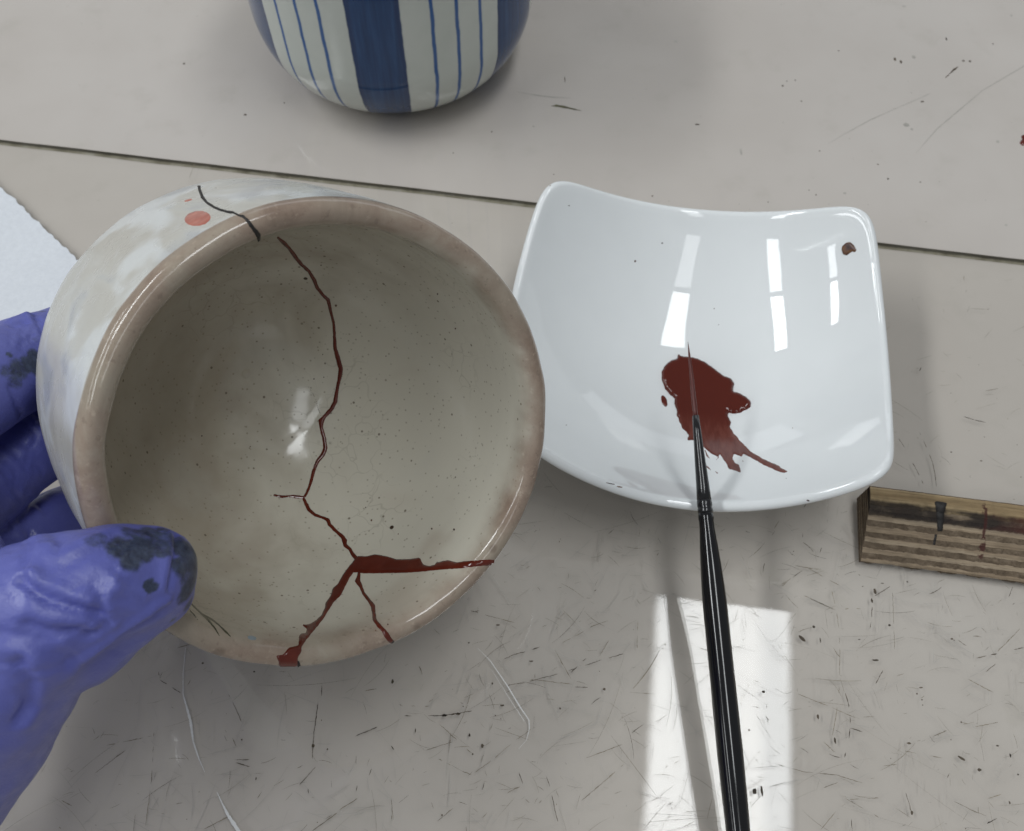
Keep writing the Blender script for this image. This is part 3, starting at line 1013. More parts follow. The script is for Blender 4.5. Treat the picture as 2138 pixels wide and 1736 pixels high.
def patch(name, poly, bvh, mat, parent_m, parent, hmax=0.0003, edge_px=6.0, grid=4.0, rough=0.0, wave=0.0, thick=None):
    """a raised skin of lacquer on a surface; poly is its outline as measured on the photograph"""
    # densify outline
    pts = []
    n = len(poly)
    for i in range(n):
        a, b = poly[i], poly[(i + 1) % n]
        L = math.dist(a, b); k = max(1, int(L / (grid * 0.8)))
        for q in range(k):
            f_ = q / k
            pts.append([a[0] + (b[0] - a[0]) * f_, a[1] + (b[1] - a[1]) * f_])
    # soften and roughen
    m = len(pts)
    pts = [[(pts[i - 1][0] + 2 * pts[i][0] + pts[(i + 1) % m][0]) / 4, (pts[i - 1][1] + 2 * pts[i][1] + pts[(i + 1) % m][1]) / 4] for i in range(m)]
    if rough:
        pts = [[x + rough * noise.noise(Vector((x * 0.13, y * 0.13, 1))), y + rough * noise.noise(Vector((x * 0.13, y * 0.13, 7)))] for x, y in pts]
    bnd = np.array(pts)
    x0, y0 = bnd.min(0); x1, y1 = bnd.max(0)
    inner = []
    nx_, ny_ = np.roll(bnd, -1, 0), bnd
    gx = np.arange(x0, x1, grid); gy = np.arange(y0, y1, grid)
    seg = np.roll(bnd, -1, 0) - bnd
    L2 = (seg ** 2).sum(1) + 1e-9

    def dist(q):
        tt = np.clip(((q - bnd) * seg).sum(1) / L2, 0, 1)
        return math.sqrt((((bnd + seg * tt[:, None]) - q) ** 2).sum(1).min())
    for r_, yy in enumerate(gy):
        for xx in gx:
            q = np.array([xx + (grid / 2 if r_ % 2 else 0), yy])
            cond = (bnd[:, 1] > q[1]) != (np.roll(bnd, -1, 0)[:, 1] > q[1])
            xs_ = bnd[:, 0] + seg[:, 0] * (q[1] - bnd[:, 1]) / (seg[:, 1] + 1e-12)
            if np.count_nonzero(cond & (xs_ > q[0])) % 2:
                d = dist(q)
                if d > grid * 0.45: inner.append((q[0], q[1], d))
    allp = [Vector((p[0], p[1])) for p in pts] + [Vector((p[0], p[1])) for p in inner]
    eds = [(i, (i + 1) % m) for i in range(m)]
    vo, eo, fo, ov, oe, of = delaunay_2d_cdt(allp, eds, [], 1, 1e-4)
    inv = parent_m.inverted()
    verts, ok, tk = [], [], []
    for k, v in enumerate(vo):
        tf = thick(v.x, v.y) if thick else 1.0
        tk.append(tf)
        src = ov[k][0] if ov[k] else -1
        d = inner[src - m][2] if src >= m else 0.0
        r_ = ray(v.x, v.y)
        hit, nrm_, _, _ = bvh.ray_cast(EYE, r_.normalized())
        if hit is None:
            verts.append(Vector((0, 0, 0))); ok.append(False); continue
        if nrm_.dot(r_) > 0: nrm_ = -nrm_
        e = min(1.0, d / edge_px)
        h = tf * hmax * math.sqrt(max(0, 1 - (1 - e) ** 2)) + 0.00001
        if wave: h += wave * (0.4 + tf) * (noise.noise(Vector((v.x * 0.03, v.y * 0.03, 2))) + (1 - tf) * 0.8 * noise.noise(Vector((v.x * 0.09 + v.y * 0.03, v.y * 0.02, 5)))) * e; h = max(h, 0.00002)
        if d == 0.0: h = -0.00002
        verts.append(inv @ (hit + nrm_ * h)); ok.append(True)
    faces = []
    for f_ in fo:
        if all(ok[i] for i in f_):
            P = [vo[i] for i in f_]
            ar = sum(P[i].x * P[(i + 1) % len(P)].y - P[(i + 1) % len(P)].x * P[i].y for i in range(len(P)))
            faces.append(tuple(f_) if ar < 0 else tuple(reversed(f_)))
    # drop unused
    used = sorted({i for f_ in faces for i in f_})
    mp = {o_: i for i, o_ in enumerate(used)}
    if not faces: return None
    # drop triangles stretched across a silhouette
    po = mesh_obj(name, [verts[i] for i in used], [tuple(mp[i] for i in f_) for f_ in faces], mat, parent)
    attr(po, 'thick', [tk[i] for i in used])
    return po


def ribbon(rows, zf, sc):
    """centre line with half widths -> outline"""
    P = [(*zf(x, y), w / sc) for x, y, w in rows]
    Lf, Rg = [], []
    for i in range(len(P)):
        a, b = P[max(0, i - 1)], P[min(len(P) - 1, i + 1)]
        dx, dy = b[0] - a[0], b[1] - a[1]; L = math.hypot(dx, dy) + 1e-9
        nx_, ny_ = -dy / L, dx / L
        Lf.append((P[i][0] + nx_ * P[i][2], P[i][1] + ny_ * P[i][2])); Rg.append((P[i][0] - nx_ * P[i][2], P[i][1] - ny_ * P[i][2]))
    return Lf + Rg[::-1]


Z3, Z4, Z8, Z2 = Z(600, 500, 2.48), Z(600, 1100, 2.48), Z(400, 400, 3.563), Z(0, 1000, 2.48)
seam1 = [(200, 205, 7), (240, 240, 13), (275, 275, 11), (310, 325, 13), (350, 375, 11), (395, 415, 10), (425, 465, 12), (445, 515, 12), (480, 560, 10), (512, 590, 12), (525, 650, 10), (545, 730, 9),
         (550, 800, 9), (553, 880, 12), (575, 960, 15), (588, 1010, 14), (580, 1070, 12), (565, 1140, 11), (555, 1210, 14), (530, 1255, 13), (490, 1300, 12), (468, 1325, 18), (470, 1370, 11),
         (487, 1430, 12), (495, 1490, 14), (480, 1530, 14), (445, 1575, 12), (425, 1625, 11), (405, 1700, 10), (390, 1745, 9), (373, 1780, 8), (358, 1795, 9)]
up_seam = patch('lacquer_seam', ribbon(seam1, Z3, 2.48), BVH_BOWL, M_LAC, bowl_m, bowl, 0.00022, 4, 2.6, 0.8)
patch('lacquer_seam', ribbon([(368, 306, 10), (300, 298, 11), (270, 297, 6), (230, 300, 9), (200, 294, 7), (178, 289, 8)], Z4, 2.48), BVH_BOWL, M_LAC, bowl_m, bowl, 0.0002, 4, 2.4, 0.6)
patch('lacquer_seam', ribbon([(356, 298, 8), (378, 345, 12), (395, 380, 12), (430, 410, 10), (480, 428, 9), (510, 440, 13), (520, 470, 12), (560, 510, 10), (600, 545, 13), (612, 570, 17), (615, 595, 13),
                              (645, 620, 11), (660, 650, 12), (695, 690, 16)], Z4, 2.48), BVH_BOWL, M_LAC, bowl_m, bowl, 0.00022, 4, 2.6, 0.8)
big = [(665, 690), (690, 660), (740, 662), (800, 650), (860, 660), (930, 680), (1000, 680), (1072, 670), (1080, 692), (1090, 712), (1120, 722), (1160, 715), (1168, 700), (1240, 685), (1300, 700), (1340, 692),
       (1420, 688), (1480, 682), (1530, 685), (1562, 695), (1575, 700), (1553, 740), (1500, 722), (1440, 722), (1320, 738), (1200, 745), (1100, 755), (1000, 764), (900, 766), (800, 768), (720, 768), (690, 762), (655, 762), (645, 725)]
patch('lacquer_seam', [Z4(*p) for p in big], BVH_BOWL, M_LAC, bowl_m, bowl, 0.00035, 7, 4, 0.8)
left = [(668, 690), (640, 720), (600, 775), (570, 830), (540, 855), (525, 905), (495, 945), (490, 980), (470, 1020), (440, 1050), (400, 1075), (370, 1080), (340, 1065), (355, 1085), (382, 1105), (375, 1130),
        (340, 1135), (332, 1160), (330, 1205), (270, 1220), (240, 1260), (195, 1268), (210, 1310), (208, 1350), (215, 1366), (270, 1372), (328, 1368), (328, 1280), (350, 1240), (350, 1215), (385, 1165), (430, 1110), (480, 1050), (520, 985),
        (545, 945), (590, 900), (610, 860), (640, 800), (668, 760), (700, 735)]
patch('lacquer_seam', [Z4(*p) for p in left], BVH_BOWL, M_LAC, bowl_m, bowl, 0.00032, 6, 3.6, 0.8)
patch('lacquer_seam', ribbon([(700, 755, 8), (697, 790, 12), (690, 812, 19), (712, 850, 11), (725, 885, 10), (755, 925, 11), (785, 965, 14), (790, 1010, 12), (795, 1050, 13), (820, 1085, 13), (850, 1115, 13),
                              (865, 1140, 17), (885, 1170, 15), (903, 1188, 13)], Z4, 2.48), BVH_BOWL, M_LAC, bowl_m, bowl, 0.00022, 4, 2.6, 0.8)
patch('black_lacquer_line', ribbon([(885, 1168, 10), (897, 1183, 14), (910, 1195, 15), (928, 1206, 8)], Z4, 2.48), BVH_BOWL, M_BLACK_LAC, bowl_m, bowl, 0.00018, 3, 2.2, 0.8)
patch('black_lacquer_line', ribbon([(330, 1300, 5), (332, 1322, 10), (334, 1340, 13), (346, 1352, 8)], Z4, 2.48), BVH_BOWL, M_BLACK_LAC, bowl_m, bowl, 0.0002, 3, 2.2, 0.6)
patch('black_lacquer_line', ribbon([(300, 208, 5), (318, 208, 14), (325, 250, 13), (345, 300, 15), (380, 345, 12), (430, 380, 12), (490, 410, 11), (560, 430, 11), (620, 438, 10), (660, 460, 9), (710, 475, 13), (750, 520, 16),
                                    (780, 560, 16), (810, 600, 19), (840, 640, 22), (842, 680, 13), (830, 692, 5)], Z8, 3.563), BVH_BOWL, M_BLACK_LAC, bowl_m, bowl, 0.00022, 3.5, 2.4, 1.2)
t = NT('coral_overglaze')
t.set(Base_Color=t.ramp(t.noise(t.coord(), 500, 4), [(0.3, (0.36, 0.075, 0.045)), (0.7, (0.50, 0.15, 0.10))]), Roughness=0.18)
M_CORAL = t.mat


def ell(cx_, cy_, rx, ry, rot, zf, n=40):
    return [zf(cx_ + rx * math.cos(a) * math.cos(rot) - ry * math.sin(a) * math.sin(rot), cy_ + rx * math.cos(a) * math.sin(rot) + ry * math.sin(a) * math.cos(rot)) for a in [2 * math.pi * i / n for i in range(n)]]


tag(patch('painted_dot', ell(305, 488, 118, 68, -0.12, Z8), BVH_BOWL, M_CORAL, bowl_m, bowl, 0.00006, 5, 3, 1.0), 'large coral red painted dot')
patch('painted_dot', ell(222, 330, 40, 11, -0.25, Z8), BVH_BOWL, M_CORAL, bowl_m, bowl, 0.00005, 3, 1.8, 0.4)
M_NEEDLE = plain('dark_green_enamel', (0.045, 0.042, 0.018), 0.25, 0.5, 0.3, 400)
for rows_ in ([(1150, 1185, 5), (1200, 1235, 6), (1270, 1300, 8), (1310, 1350, 6), (1338, 1398, 3)], [(1235, 1262, 4), (1290, 1295, 7), (1340, 1335, 5), (1380, 1375, 7), (1408, 1402, 3)], [(1150, 1230, 3), (1180, 1265, 5), (1208, 1302, 2)]):
    patch('painted_needle', ribbon(rows_, Z2, 2.48), BVH_BOWL, M_NEEDLE, bowl_m, bowl, 0.00005, 2, 1.6, 0.5)
M_BLUE_WASH = plain('blue_wash', (0.25, 0.30, 0.33), 0.15, 0.5, 0.2, 300)
patch('painted_smudge', ell(1535, 1408, 30, 15, 0.2, Z2), BVH_BOWL, M_BLUE_WASH, bowl_m, bowl, 0.00003, 3, 2.5, 1.0)
M_HAIR = plain('hairline_crack', (0.16, 0.13, 0.10), 0.4, 0.4)
for rows_ in ([(470, 1298, 2.2), (450, 1250, 2.4), (435, 1190, 2.0), (412, 1150, 2.0), (380, 1100, 1.2)], [(585, 1090, 2.2), (600, 1040, 2.6), (598, 990, 2)]):
    patch('hairline_crack', ribbon(rows_, Z3, 2.48), BVH_BOWL, M_HAIR, bowl_m, bowl, 0.00004, 1, 1.2, 0.2)
# iron spots that can be told apart
for (zf, x, y, r_) in [(Z3, 559, 624, 9), (Z3, 468, 378, 6), (Z3, 478, 921, 5), (Z3, 425, 1070, 6), (Z3, 485, 1060, 5), (Z3, 1287, 764, 7), (Z3, 1178, 553, 7), (Z3, 864, 931, 5), (Z4, 740, 365, 5), (Z4, 775, 443, 7),
                       (Z4, 1143, 495, 7), (Z4, 1278, 500, 8), (Z4, 875, 1078, 7), (Z4, 801, 1115, 6), (Z4, 938, 527, 5), (Z2, 1525, 243, 5), (Z2, 1230, 177, 6), (Z2, 1645, 1390, 7)]:
    patch('iron_speck', ell(x, y, r_, r_ * 1.15, 0, zf, 10), BVH_BOWL, M_DRIED, bowl_m, bowl, 0.00004, 2, 1.6, 0.3)

# ------------------------------------------------------------------ lacquer on the dish
ZP = Z(1550, 800, 3.471)
puddle = [(400, 280), (398, 255), (407, 240), (425, 262), (480, 265), (560, 280), (640, 315), (720, 375), (790, 430), (850, 448), (885, 495), (870, 550), (880, 565), (930, 578), (985, 610), (1025, 650), (1022, 700), (990, 715),
          (940, 745), (880, 757), (830, 745), (825, 770), (855, 820), (845, 870), (880, 920), (950, 1000), (1025, 1075), (1100, 1120), (1200, 1170), (1265, 1195), (1280, 1215), (1355, 1250), (1318, 1254), (1335, 1270),
          (1250, 1245), (1150, 1200), (1050, 1145), (960, 1095), (945, 1125), (880, 1095), (870, 1130), (885, 1170), (920, 1185), (930, 1210), (945, 1262), (900, 1245), (835, 1228), (820, 1190), (790, 1150), (760, 1100),
          (745, 1125), (690, 1100), (620, 1040), (600, 1000), (560, 980), (510, 980), (490, 985), (478, 960), (495, 940), (470, 905), (440, 885), (425, 840), (405, 815), (412, 800), (385, 765), (395, 735), (370, 670),
          (375, 625), (330, 590), (290, 540), (265, 470), (260, 400), (290, 340), (340, 300)]


def on_dish(name, poly, mat, label, cat, hmax, edge, grid, rough, wave=0.0, group=None, thick=None):
    cx_ = sum(p[0] for p in poly) / len(poly); cy_ = sum(p[1] for p in poly) / len(poly)
    hit = BVH_DISH.ray_cast(EYE, ray(cx_, cy_).normalized())[0]
    m_ = Matrix.Translation(hit)
    o = patch(name, poly, BVH_DISH, mat, m_, None, hmax, edge, grid, rough, wave, thick)
    o.matrix_world = m_
    tag(o, label, cat, group)
    return o


pud = on_dish('lacquer_puddle', [ZP(*p) for p in puddle], M_POOL, 'wet red-brown lacquer puddle with a streaked tail on the white dish', 'lacquer', 0.0013, 15, 3.2, 1.2, 0.00012, thick=lambda x, y: 0.12 + 0.88 / (1 + math.exp((y - 1030 - 0.12 * (x - 1700)) / 16)))
on_dish('lacquer_drop', ell(285, 645, 52, 24, 1.25, ZP), M_LAC, 'tiny oval red lacquer drop left of the puddle on the dish', 'lacquer', 0.0003, 5, 2.0, 0.5)
sm = []
for k, rows_ in enumerate(([(632, 1060, 4), (650, 1110, 8), (678, 1142, 2)], [(636, 1188, 3), (660, 1215, 7), (694, 1243, 2)], [(712, 1238, 2), (735, 1258, 6), (762, 1277, 2)], [(930, 1128, 2), (955, 1155, 4), (975, 1185, 2)], [(720, 1160, 2), (745, 1125, 5), (750, 1110, 3)])):
    o = patch('brush_streak', ribbon(rows_, ZP, 3.471), BVH_DISH, M_LAC_THIN, pud.matrix_world, pud, 0.00008, 2, 1.6, 0.6)
ZS = Z(1950, 480, 5.787)
on_dish('dried_lacquer_spot', [ZS(*p) for p in [(690, 720), (740, 680), (800, 665), (850, 700), (885, 760), (897, 787), (872, 812), (838, 798), (800, 830), (750, 858), (700, 840), (680, 780)]], M_DRIED,
        'dried dark brown spot near the far right corner of the dish', 'stain', 0.0005, 7, 2.2, 0.8)
ZH = Z(1200, 400, 1.929)
for (x, y, rx, ry) in [(695, 467, 6, 7), (383, 204, 6, 3), (580, 1522, 30, 3), (622, 1537, 16, 4), (1515, 1602, 9, 5), (824, 382, 5, 5), (1070, 692, 4, 4), (1092, 768, 3, 3), (370, 1244, 3, 3), (1442, 1258, 3, 3), (292, 108, 4, 4), (1412, 1497, 3, 3)]:
    patch('dark_speck', ell(x, y, rx, ry, 0.2, ZH, 12), BVH_DISH, M_DRIED, dish_m, dish, 0.00006, 2, 1.6, 0.6)

# lacquer drip on the table at the right edge
ZR = Z(2300, 200, 7.889)
poly = [(1700, 1030), (1660, 1050), (1645, 1085), (1668, 1120), (1640, 1155), (1615, 1195), (1640, 1235), (1690, 1258), (1760, 1250), (1810, 1200), (1800, 1130), (1770, 1060)]
m_ = Matrix.Translation(at_z(*ZR(1710, 1150), 0))
o = patch('lacquer_drip', [ZR(*p) for p in poly], BVH_TABLE, M_LAC, m_, None, 0.0004, 6, 2.2, 0.4)
o.matrix_world = m_
tag(o, 'small dark red lacquer drip on the bare table at the right edge', 'lacquer')

# ------------------------------------------------------------------ brush resting on the rim of the dish
TIP = Vector((0.04977067, 0.14762544, 0.04181919)); BOT = Vector((0.0546361, 0.02217238, 0.01867737))
bdir = (BOT - TIP).normalized()
LEN = (TIP.z - (MT + 0.0024)) / -bdir.z
bz = -bdir                                    # local z towards the tip
bx_ = Vector((1, 0, 0)); bx_ = (bx_ - bz * bx_.dot(bz)).normalized(); by_ = bz.cross(bx_)
END = TIP + bdir * LEN
br_m = Matrix(((bx_.x, by_.x, bz.x, END.x), (bx_.y, by_.y, bz.y, END.y), (bx_.z, by_.z, bz.z, END.z), (0, 0, 0, 1)))
brush = empty('paint_brush', br_m)
tag(brush, 'black handled fine brush with a red lacquered tip resting across the dish', 'brush')


def along(ypx):
    """distance from the tip of the point of the brush seen at this height of the photograph"""
    lo_, hi_ = 0.0, LEN
    for _ in range(50):
        m_2 = (lo_ + hi_) / 2
        p = TIP + bdir * m_2 - EYE
        y = (868 - FPX * p.dot(UP) / p.dot(FW)) / S
        if y < ypx: lo_ = m_2
        else: hi_ = m_2
    return lo_


def rad(ypx, wpx):
    s_ = along(ypx)
    p = TIP + bdir * s_ - EYE
    return s_, wpx / 2 * S / FPX * p.dot(FW)


def seg(name, pts, mat, n=48):
    return lathe(name, [(r, LEN - s_) for s_, r in pts], n, mat, brush)


bt = [(0.0, 0.00004)] + [rad(840 + (1026 - 840) * k / 12, w) for k, w in zip(range(1, 13), [3.0, 5.2, 6.6, 7.6, 8.6, 9.4, 10.2, 10.8, 11.2, 11.5, 11.5, 11.2])]
bris = seg('bristles', bt, M_BRISTLE, 40)
fer = [rad(1022, 13), rad(1022.5, 16.2), rad(1060, 19.5), rad(1100, 23), rad(1150, 28), rad(1200, 32.5), rad(1229, 35.5)]
seg('ferrule', fer, M_FERR)
seg('ferrule_ring', [rad(1229, 33), rad(1231, 36.2), rad(1238, 37), rad(1245, 36.5), rad(1248, 34), rad(1251, 36.6), rad(1258, 37.5), rad(1262, 35.5)], M_FERR)
hd = [rad(1262, 33), rad(1264, 36.5), rad(1275, 38), rad(1280, 36), rad(1300, 37), rad(1340, 44), rad(1390, 51), rad(1440, 56.5), rad(1480, 59.5), rad(1560, 60), rad(1640, 60.5), rad(1750, 62.5), rad(1850, 63.5), rad(1950, 62), rad(2043, 59)]
s_l, r_l = hd[-1]
for k in range(1, 13):
    f_ = k / 12
    hd.append((s_l + (LEN - s_l) * f_, max(0.0006, r_l * (1 - 0.45 * f_) * (1 if k < 11 else (0.9 if k == 11 else 0.5)))))
seg('handle', hd, M_BLACK, 40)

# ------------------------------------------------------------------ plywood offcut
PL0 = at_z(*ZD(615, 1105), MT); PLr = at_z(*ZD(1782, 1258), MT)
pd = (PLr - PL0).normalized(); pn = Vector((-pd.y, pd.x, 0))
ply_m = Matrix(((pd.x, pn.x, 0, PL0.x), (pd.y, pn.y, 0, PL0.y), (0, 0, 1, MT), (0, 0, 0, 1)))
ply = empty('plywood_offcut', ply_m)
tag(ply, 'layered plywood offcut with dark lacquer stains beside the dish', 'wood')


def wood(name, c1, c2, c3, grain, endg):
    t = NT(name)
    co = t.coord()
    f = t.noise(t.mapping(co, (18, 420, 420) if grain else (260, 500, 500)), 1, 5, 0.65, 0.4)
    f2 = t.noise(t.mapping(co, (60, 1500, 1500) if grain else (900, 900, 900)), 1, 3, 0.7)
    col = t.ramp(f, [(0.3, c1), (0.52, c2), (0.72, c3)])
    col = t.mix(t.mr(f2, 0.45, 0.75, 0, 0.55), col, tuple(x * 0.45 for x in c1))
    # lacquer stains rubbed along the upper plies and dripping down
    ax = t.n('ShaderNodeSeparateXYZ'); t.put(ax.inputs[0], co)
    zz_ = ax.outputs['Z']; xx_ = ax.outputs['X']
    up = t.math('MULTIPLY', t.mr(zz_, 0.0073, 0.0080), t.mr(zz_, 0.0102, 0.0096))
    nz = t.noise(t.mapping(co, (55, 120, 160)), 1, 4, 0.6)
    st = t.math('MULTIPLY', up, t.mr(nz, 0.24, 0.40))
    col = t.mix(t.math('MULTIPLY', st, 0.93), col, t.mix(t.mr(t.noise(t.mapping(co, (40, 90, 90), loc=(5, 2, 1)), 1, 3), 0.42, 0.6), (0.018, 0.014, 0.013), (0.055, 0.016, 0.013)))
    dx = t.math('ABSOLUTE', t.math('SUBTRACT', xx_, 0.0335))
    dn = t.mr(t.math('ADD', t.math('MULTIPLY', t.noise(co, 420, 3), 0.0035), dx), 0.0024, 0.0020)
    dr2 = t.math('MULTIPLY', dn, t.mr(zz_, 0.0034, 0.0042))
    dr2 = t.math('MULTIPLY', dr2, t.mr(t.noise(co, 520, 2), 0.38, 0.46))
    col = t.mix(t.math('MULTIPLY', dr2, 0.9), col, (0.055, 0.016, 0.014))
    dn3 = t.mr(t.math('ADD', t.math('MULTIPLY', t.noise(co, 300, 3), 0.004), t.math('ABSOLUTE', t.math('SUBTRACT', xx_, 0.030))), 0.0035, 0.0028)
    col = t.mix(t.math('MULTIPLY', t.math('MULTIPLY', dn3, t.mr(zz_, 0.0016, 0.0010)), 0.85), col, (0.03, 0.025, 0.02))
    dust = t.mr(t.noise(co, 130, 4, 0.7), 0.46, 0.70, 0, 0.55)
    col = t.mix(dust, col, tuple(x * 0.55 for x in c2))
    t.set(Base_Color=col, Roughness=0.75, Specular_IOR_Level=0.25)
    t.bump(f2, 0.9, 0.0006)
    return t.mat


M_WL = wood('long_grain_ply', (0.20, 0.145, 0.095), (0.31, 0.24, 0.165), (0.41, 0.335, 0.245), True, False)
M_WD = wood('end_grain_ply', (0.085, 0.06, 0.039), (0.145, 0.108, 0.073), (0.22, 0.17, 0.12), False, True)
M_WT = wood('face_veneer', (0.21, 0.145, 0.075), (0.32, 0.235, 0.13), (0.40, 0.31, 0.19), True, False)
PLY_T = [0.0013, 0.0006, 0.0008, 0.0006, 0.00085, 0.0006, 0.0008, 0.00065, 0.0008, 0.00065, 0.0008, 0.0006, 0.0011]
z = 0.0
DEPTH = 0.0205
LX = 0.075
NX = 90
TOPH = sum(PLY_T)
for k, th in enumerate(PLY_T):
    light = (k % 2 == 1)
    top_ply = k == len(PLY_T) - 1
    mat = M_WT if top_ply else (M_WL if light else M_WD)
    z0, z1 = z + 0.00002, z + th - 0.00002

    def front(zz_):
        # bevelled front: low edge near the viewer, top strip 4 mm wide at the back
        f_ = max(0.0, (zz_ - 0.0016) / (TOPH - 0.0022))
        return min(f_, 1.0) * (DEPTH - 0.0048)
    off = random.uniform(-0.00012, 0.00012) + (0.00018 if not light else -0.0001)
    vs, fs = [], []
    for i in range(NX + 1):
        x = LX * i / NX
        j0 = 0.00022 * noise.noise(Vector((i * 0.45, k * 3.1, 0))) + (0.0004 if not light else 0.00018) * noise.noise(Vector((i * 1.7, k * 2.3, 5)))
        chip = 0.0
        if k == 0: chip = 0.0022 * max(0, noise.noise(Vector((i * 0.16, 3.3, 8))))
        xl = x + (0.0003 * noise.noise(Vector((k * 1.3, 2, 2))) + 0.00025 * (k - 4) * 0.3 if i == 0 else 0)
        y0 = front(z0) + off + j0 + chip; y1 = front(z1) + off + j0 * 0.8 + chip
        if k == 0: y0 = 0.0 + chip + j0; y1 = 0.0003 + chip + j0
        yb = DEPTH + 0.0001 * noise.noise(Vector((i * 0.3, k, 7)))
        zt = z1 + (0.00008 * noise.noise(Vector((i * 0.5, k, 3))) if top_ply else 0)
        ym = y0 * 0.5 + y1 * 0.5 - 0.00006
        if top_ply:
            vs += [(xl, y0, z0), (xl, y1 - 0.0002, zt - 0.0005), (xl, y1 + 0.0006, zt), (xl, yb - 0.0006, zt), (xl, yb, zt - 0.0005), (xl, yb, z0)]
        else:
            vs += [(xl, y0, z0), (xl, ym, (z0 + z1) / 2), (xl, y1, z1), (xl, yb, z1), (xl, yb, (z0 + z1) / 2), (xl, yb, z0)]
    for i in range(NX):
        for j in range(6):
            a, b = i * 6 + j, i * 6 + (j + 1) % 6
            fs.append((a, a + 6, b + 6, b))
    fs.append(tuple(range(6))); fs.append(tuple(NX * 6 + j for j in reversed(range(6))))
    pl_ = mesh_obj('ply', vs, fs, mat, ply, smooth=False)
    bmx = bmesh.new(); bmx.from_mesh(pl_.data); bmesh.ops.recalc_face_normals(bmx, faces=bmx.faces); bmx.to_mesh(pl_.data); bmx.free()
    z += th

# black lacquer run on the bevel
vs_all, fs_all = [], []
for ch in list(COL.objects):
    if ch.parent == ply:
        b0 = len(vs_all)
        vs_all += [ply_m @ v.co for v in ch.data.vertices]
        fs_all += [tuple(i + b0 for i in p.vertices) for p in ch.data.polygons]
BVH_PLY = BVHTree.FromPolygons(vs_all, fs_all)
patch('lacquer_run', [ZD(*p) for p in [(1146, 674), (1165, 671), (1205, 676), (1236, 682), (1232, 700), (1224, 725), (1214, 770), (1213, 800), (1208, 845), (1204, 888), (1184, 884), (1168, 890), (1164, 850), (1160, 800), (1156, 745), (1150, 700)]], BVH_PLY, M_BLACK_LAC, ply_m, ply, 0.0004, 7, 3, 0.8)
patch('lacquer_run', [ZD(*p) for p in [(1145, 905), (1168, 908), (1158, 950), (1150, 985), (1132, 980), (1140, 940)]], BVH_PLY, M_BLACK_LAC, ply_m, ply, 0.0002, 4, 2.4, 1.2)

# ------------------------------------------------------------------ gloved hand
V2T = 1 / S


def vp(x, y, d):
    return at_depth(x * V2T, y * V2T, d)


def plane_off(x, y, off):
    r = ray(x * V2T, y * V2T)
    return EYE + r * ((BC + BN * off - EYE).dot(BN) / r.dot(BN))


chains = []
# thumb over the rim, thenar, wrist, forearm (px x, px y, depth, radius px)
th_ = [(306, 1213, .1745, 106), (255, 1218, .1700, 116), (185, 1232, .1665, 130), (110, 1262, .1655, 146), (40, 1312, .167, 172), (-50, 1400, .171, 214), (-140, 1510, .177, 235), (-240, 1640, .184, 240), (-420, 1860, .195, 245)]
chains.append([(vp(x, y, d), r * d / FPX) for x, y, d, r in th_])
# flat of the thumb tip is broad: two side lobes
chains.append([(vp(328, 1184, .1755), 84 * .1755 / FPX), (vp(240, 1185, .171), 92 * .171 / FPX), (vp(120, 1222, .167), 100 * .167 / FPX)])
chains.append([(vp(330, 1236, .1768), 80 * .1768 / FPX), (vp(250, 1275, .174), 95 * .174 / FPX), (vp(150, 1330, .173), 120 * .173 / FPX)])


def finger(pts):
    out = []
    for (x, y, off, r) in pts:
        out.append((plane_off(x, y, off), r))
    chains.append(out)


finger([(330, 600, -.0890, .0078), (180, 700, -.0890, .0098), (40, 762, -.080, .0116), (-60, 815, -.070, .0120), (-190, 905, -.062, .0115)])     # index
finger([(340, 800, -.0890, .0078), (170, 868, -.0890, .0094), (50, 945, -.082, .0104), (-50, 1020, -.076, .0112), (-190, 1110, -.066, .012)])       # middle
finger([(390, 965, -.0900, .0070), (220, 1040, -.0900, .0080), (110, 1095, -.084, .0086), (20, 1150, -.078, .0098), (-160, 1260, -.066, .012)])     # ring
finger([(330, 1120, -.0860, .0062), (200, 1160, -.086, .0068), (60, 1240, -.082, .0080), (-140, 1360, -.070, .011)])                                # little
# palm behind the frame edge
kn = [plane_off(-190, 905, -.062), plane_off(-190, 1110, -.066), plane_off(-160, 1260, -.066), plane_off(-140, 1360, -.070)]
wr = vp(-300, 1660, .195)
for k in kn:
    chains.append([(k, .012), (k.lerp(wr, 0.5), .015), (wr, .022)])
chains.append([(kn[0], .0125), (kn[1], .0125), (kn[2], .0122), (kn[3], .0115)])
chains.append([(kn[0].lerp(wr, .4), .014), (kn[2].lerp(wr, .4), .014), (kn[3].lerp(wr, .4), .014)])
chains.append([(kn[0], .0115), (vp(-170, 1080, .185), .012), (vp(-110, 1330, .175), .015)])        # web of the thumb


